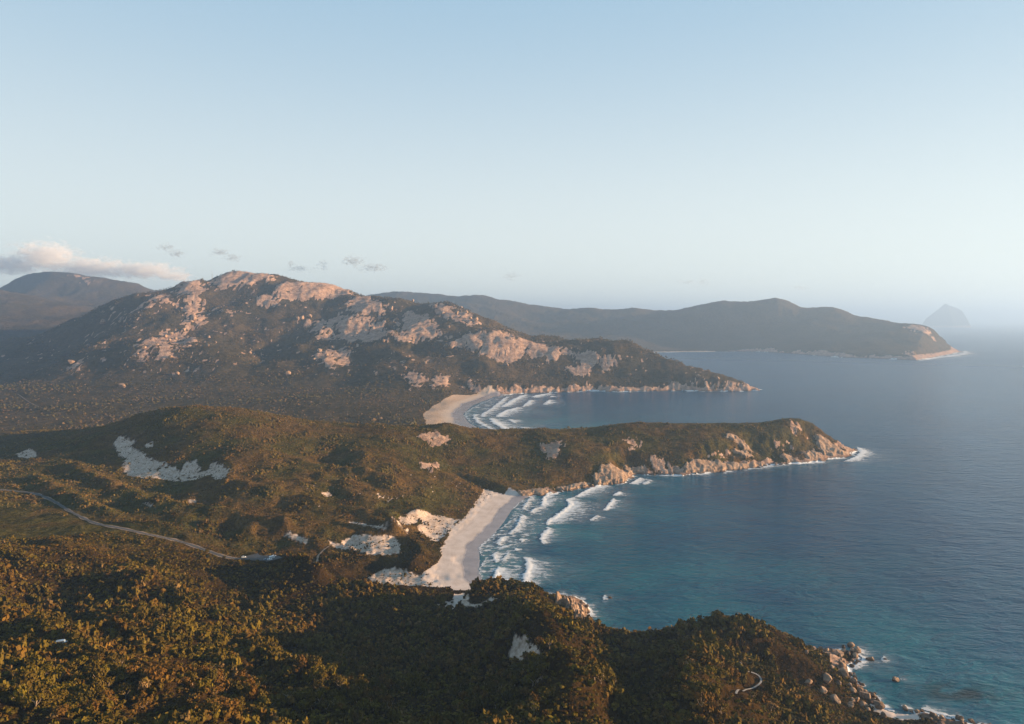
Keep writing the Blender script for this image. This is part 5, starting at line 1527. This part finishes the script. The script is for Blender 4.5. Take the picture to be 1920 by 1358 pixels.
def add_car(u, v, paint, label, rz, van=False):
    q = cast(u, v)
    if q is None: return
    prof, cab = car_parts(van)
    t = empty('parked_car', (q[0], q[1], q[2] + 0.42), rz)
    V, Fq = loft([ring_box(*p) for p in prof]); k = len(V)
    V2 = V; caps = [np.array([[0, 1, 2, 3, 4, 5]]), np.array([[k - 6, k - 5, k - 4, k - 3, k - 2, k - 1]])]
    new_mesh('body', V2, [np.array(Fq)] + caps, paint, False, parent=t)
    V, Fq = loft([ring_box(*p) for p in cab]); k = len(V)
    new_mesh('cabin_glass', V, [np.array(Fq), np.array([[0, 1, 2, 3, 4, 5]]), np.array([[k - 6, k - 5, k - 4, k - 3, k - 2, k - 1]])], M_GLASS, False, parent=t)
    if not van:
        V, Fq = loft([ring_box(-1.15, 1.36, 1.44, 1.52, .03), ring_box(0.3, 1.36, 1.46, 1.53, .03)])
        new_mesh('roof', V, [np.array(Fq), np.array([[0, 1, 2, 3, 4, 5]]), np.array([[6, 7, 8, 9, 10, 11]])], paint, False, parent=t)
    for sx in (-1.3, 1.35):
        for sy in (-.8, .8):
            w = bpy.data.objects.new('wheel', WHEEL); COL.objects.link(w); w.parent = t; w.location = (sx, sy, 0.33 - 0.0)
    tag(t, label, 'car', 'cars in the small car park')
add_car(506, 1051, M_WHITE, 'white car nearest the camera at the right end of the car park', 0.5)
add_car(510, 1047.5, M_WHITE, 'white van in the middle of the parked row at the car park end', 0.6, True)
add_car(513.5, 1044.5, M_SILV, 'silver car at the far end of the parked row', 0.6)
add_car(499, 1050.5, M_BLUE, 'blue grey car parked left of the white cars', 0.45)
add_car(457, 1046.5, M_WHITE, 'white car standing alone beside the road before the car park', 0.2)
add_car(116, 1209, M_BLUE, 'grey blue van half hidden among the trees on the near left slope', 0.3, True)

# ------------------------------------------------------------------ radio mast on the summit
q = cast(397, 528, 1500)
mx, my = q[0], q[1] + 6; mz = float(h_at(mx, my))
mast = empty('radio_mast', (mx, my, mz - 1))
hm = 19 * my / FPX
def tube_mesh(segs):
    V, Fq = [], []
    for p0, p1, r in segs:
        p0, p1 = np.array(p0, float), np.array(p1, float); t_ = (p1 - p0) / np.linalg.norm(p1 - p0)
        a = np.cross(t_, [0.31, 0.9, 0.27]); a /= np.linalg.norm(a); b = np.cross(t_, a); k0 = len(V)
        for e in (p0, p1):
            for k in range(5): V.append(e + r * (math.cos(k * 1.2566) * a + math.sin(k * 1.2566) * b))
        for k in range(5): Fq.append((k0 + k, k0 + (k + 1) % 5, k0 + 5 + (k + 1) % 5, k0 + 5 + k))
    return np.array(V), np.array(Fq)
segs = []
cor = [(math.cos(a), math.sin(a)) for a in (0.3, 2.4, 4.5)]
nb_ = 9
for i in range(nb_):
    z0, z1 = hm * i / nb_, hm * (i + 1) / nb_; w0, w1 = 1.9 - 1.3 * i / nb_, 1.9 - 1.3 * (i + 1) / nb_
    for k in range(3):
        a, b = cor[k], cor[(k + 1) % 3]
        segs.append(((a[0] * w0, a[1] * w0, z0), (a[0] * w1, a[1] * w1, z1), 0.28))
        segs.append(((a[0] * w0, a[1] * w0, z0), (b[0] * w1, b[1] * w1, z1), 0.14))
V, Fq = tube_mesh(segs); new_mesh('lattice_tower', V, Fq, M_STEEL, True, parent=mast)
V, Fq = tube_mesh([((0, 0, hm), (0, 0, hm * 1.16), 0.2)]); new_mesh('antenna', V, Fq, M_STEEL, True, parent=mast)
for hz_ in (0.62, 0.8):
    V, Fq = tube_mesh([((1.2, -1.2, hm * hz_), (1.2, -1.7, hm * hz_), 1.3)]); new_mesh('dish', V, Fq, M_STEEL, True, parent=mast)
tag(mast, 'thin radio mast on the skyline left of the granite summit', 'mast')

# ------------------------------------------------------------------ clouds, all above the haze
def cloud(label, blobs, Yc, dens, thick, seed, nscale=1.0, soft=1.0, col=(1, 1, 1)):
    """blobs: photo centre and half sizes in photo pixels; depth follows thick (metres)"""
    us = [b[0] - b[2] for b in blobs] + [b[0] + b[2] for b in blobs]; vs = [b[1] - b[3] for b in blobs] + [b[1] + b[3] for b in blobs]
    a = P(min(us) - 6, max(vs) + 5, Yc); b = P(max(us) + 6, min(vs) - 6, Yc)
    x0, x1, z0, z1 = a[0], b[0], max(a[2], 726.0), b[2]
    y0, y1 = Yc - thick, Yc + thick
    v = [(x, y, z) for z in (z0, z1) for x, y in ((x0, y0), (x1, y0), (x1, y1), (x0, y1))]
    f = [(0, 3, 2, 1), (4, 5, 6, 7), (0, 1, 5, 4), (1, 2, 6, 5), (2, 3, 7, 6), (3, 0, 4, 7)]
    s = NT('cloud_vapour'); p = s.pos(); acc = None
    for (bu, bv, bru, brv) in blobs:
        c = P(bu, bv, Yc); rx, rz = bru * Yc / FPX, brv * Yc / FPX
        sub = s.node('ShaderNodeVectorMath', operation='SUBTRACT'); s.l.new(p, sub.inputs[0]); sub.inputs[1].default_value = c
        sc = s.vmul(sub.outputs[0], (1 / rx, 1 / (thick * 0.9), 1 / rz))
        ln = s.node('ShaderNodeVectorMath', operation='LENGTH'); s.l.new(sc, ln.inputs[0])
        d_ = s.math('SUBTRACT', 1.0, ln.outputs['Value'])
        acc = d_ if acc is None else s.math('MAXIMUM', acc, d_)
    off = s.node('ShaderNodeVectorMath', operation='ADD'); s.l.new(p, off.inputs[0]); off.inputs[1].default_value = (seed * 700.0, seed * 311.0, 0)
    n1 = s.noise(s.vmul(off.outputs[0], (0.8, 0.8, 1.3)), 0.0042 / nscale, 5, 0.6)
    q = s.math('ADD', acc, s.math('MULTIPLY', s.math('SUBTRACT', n1, 0.52 if nscale > 0.3 else 0.54), 2.5 if nscale > 0.3 else 4.5))
    dn_ = s.math('MULTIPLY', s.mapr(q, 0.12, 0.12 + 0.35 * soft), dens)
    vol = s.node('ShaderNodeVolumePrincipled'); vol.inputs['Color'].default_value = (*col, 1); vol.inputs['Anisotropy'].default_value = 0.2
    s.l.new(dn_, vol.inputs['Density']); s.l.new(vol.outputs[0], s.out.inputs['Volume'])
    return tag(new_mesh('cloud', v, np.array(f), s.m, False), label, 'cloud', None)
cloud('billowing cream cumulus bank resting over the far left mountain', [(85, 482, 75, 34), (20, 498, 90, 22), (170, 504, 110, 24), (265, 508, 90, 20), (325, 518, 40, 11)], 9800, 0.0060, 420, 1, 0.36, 1.6, (0.88, 0.87, 0.88))
cloud('small slanting grey cloud just right of the cumulus bank', [(312, 464, 18, 9), (330, 476, 18, 9)], 9500, 0.007, 130, 2, 0.2, 1.6, (0.40, 0.45, 0.50))  # these small clouds carry their shade in the grey vapour colour
cloud('second small slanting grey cloud, right of the first', [(412, 473, 20, 8), (435, 484, 18, 8)], 9500, 0.007, 130, 3, 0.2, 1.6, (0.40, 0.45, 0.50))
cloud('faint wispy cloud low over the mountain summit', [(562, 504, 28, 8), (545, 494, 8, 7)], 11000, 0.006, 130, 4, 0.22, 1.8, (0.40, 0.45, 0.50))
cloud('tiny upright wisp between the summit wisp and the flat grey cloud', [(606, 498, 13, 12)], 11000, 0.006, 110, 5, 0.22, 1.8, (0.40, 0.45, 0.50))
cloud('flat grey cloud above the right shoulder of the mountain', [(662, 490, 26, 12), (700, 502, 34, 9)], 11000, 0.007, 150, 6, 0.22, 1.6, (0.40, 0.45, 0.50))
cloud('faint small cloud over the far blue range', [(958, 518, 22, 10)], 13000, 0.0032, 150, 7, 0.22, 1.8, (0.40, 0.45, 0.50))
cloud('faint broken wisp over the far headland', [(1318, 530, 14, 9), (1290, 529, 20, 5)], 14000, 0.0032, 150, 8, 0.22, 1.8, (0.40, 0.45, 0.50))
cloud('tiny faint wisp right of the far headland top', [(1502, 540, 16, 8)], 14000, 0.003, 150, 9, 0.22, 1.8, (0.40, 0.45, 0.50))
SC.cycles.volume_step_rate = 0.5
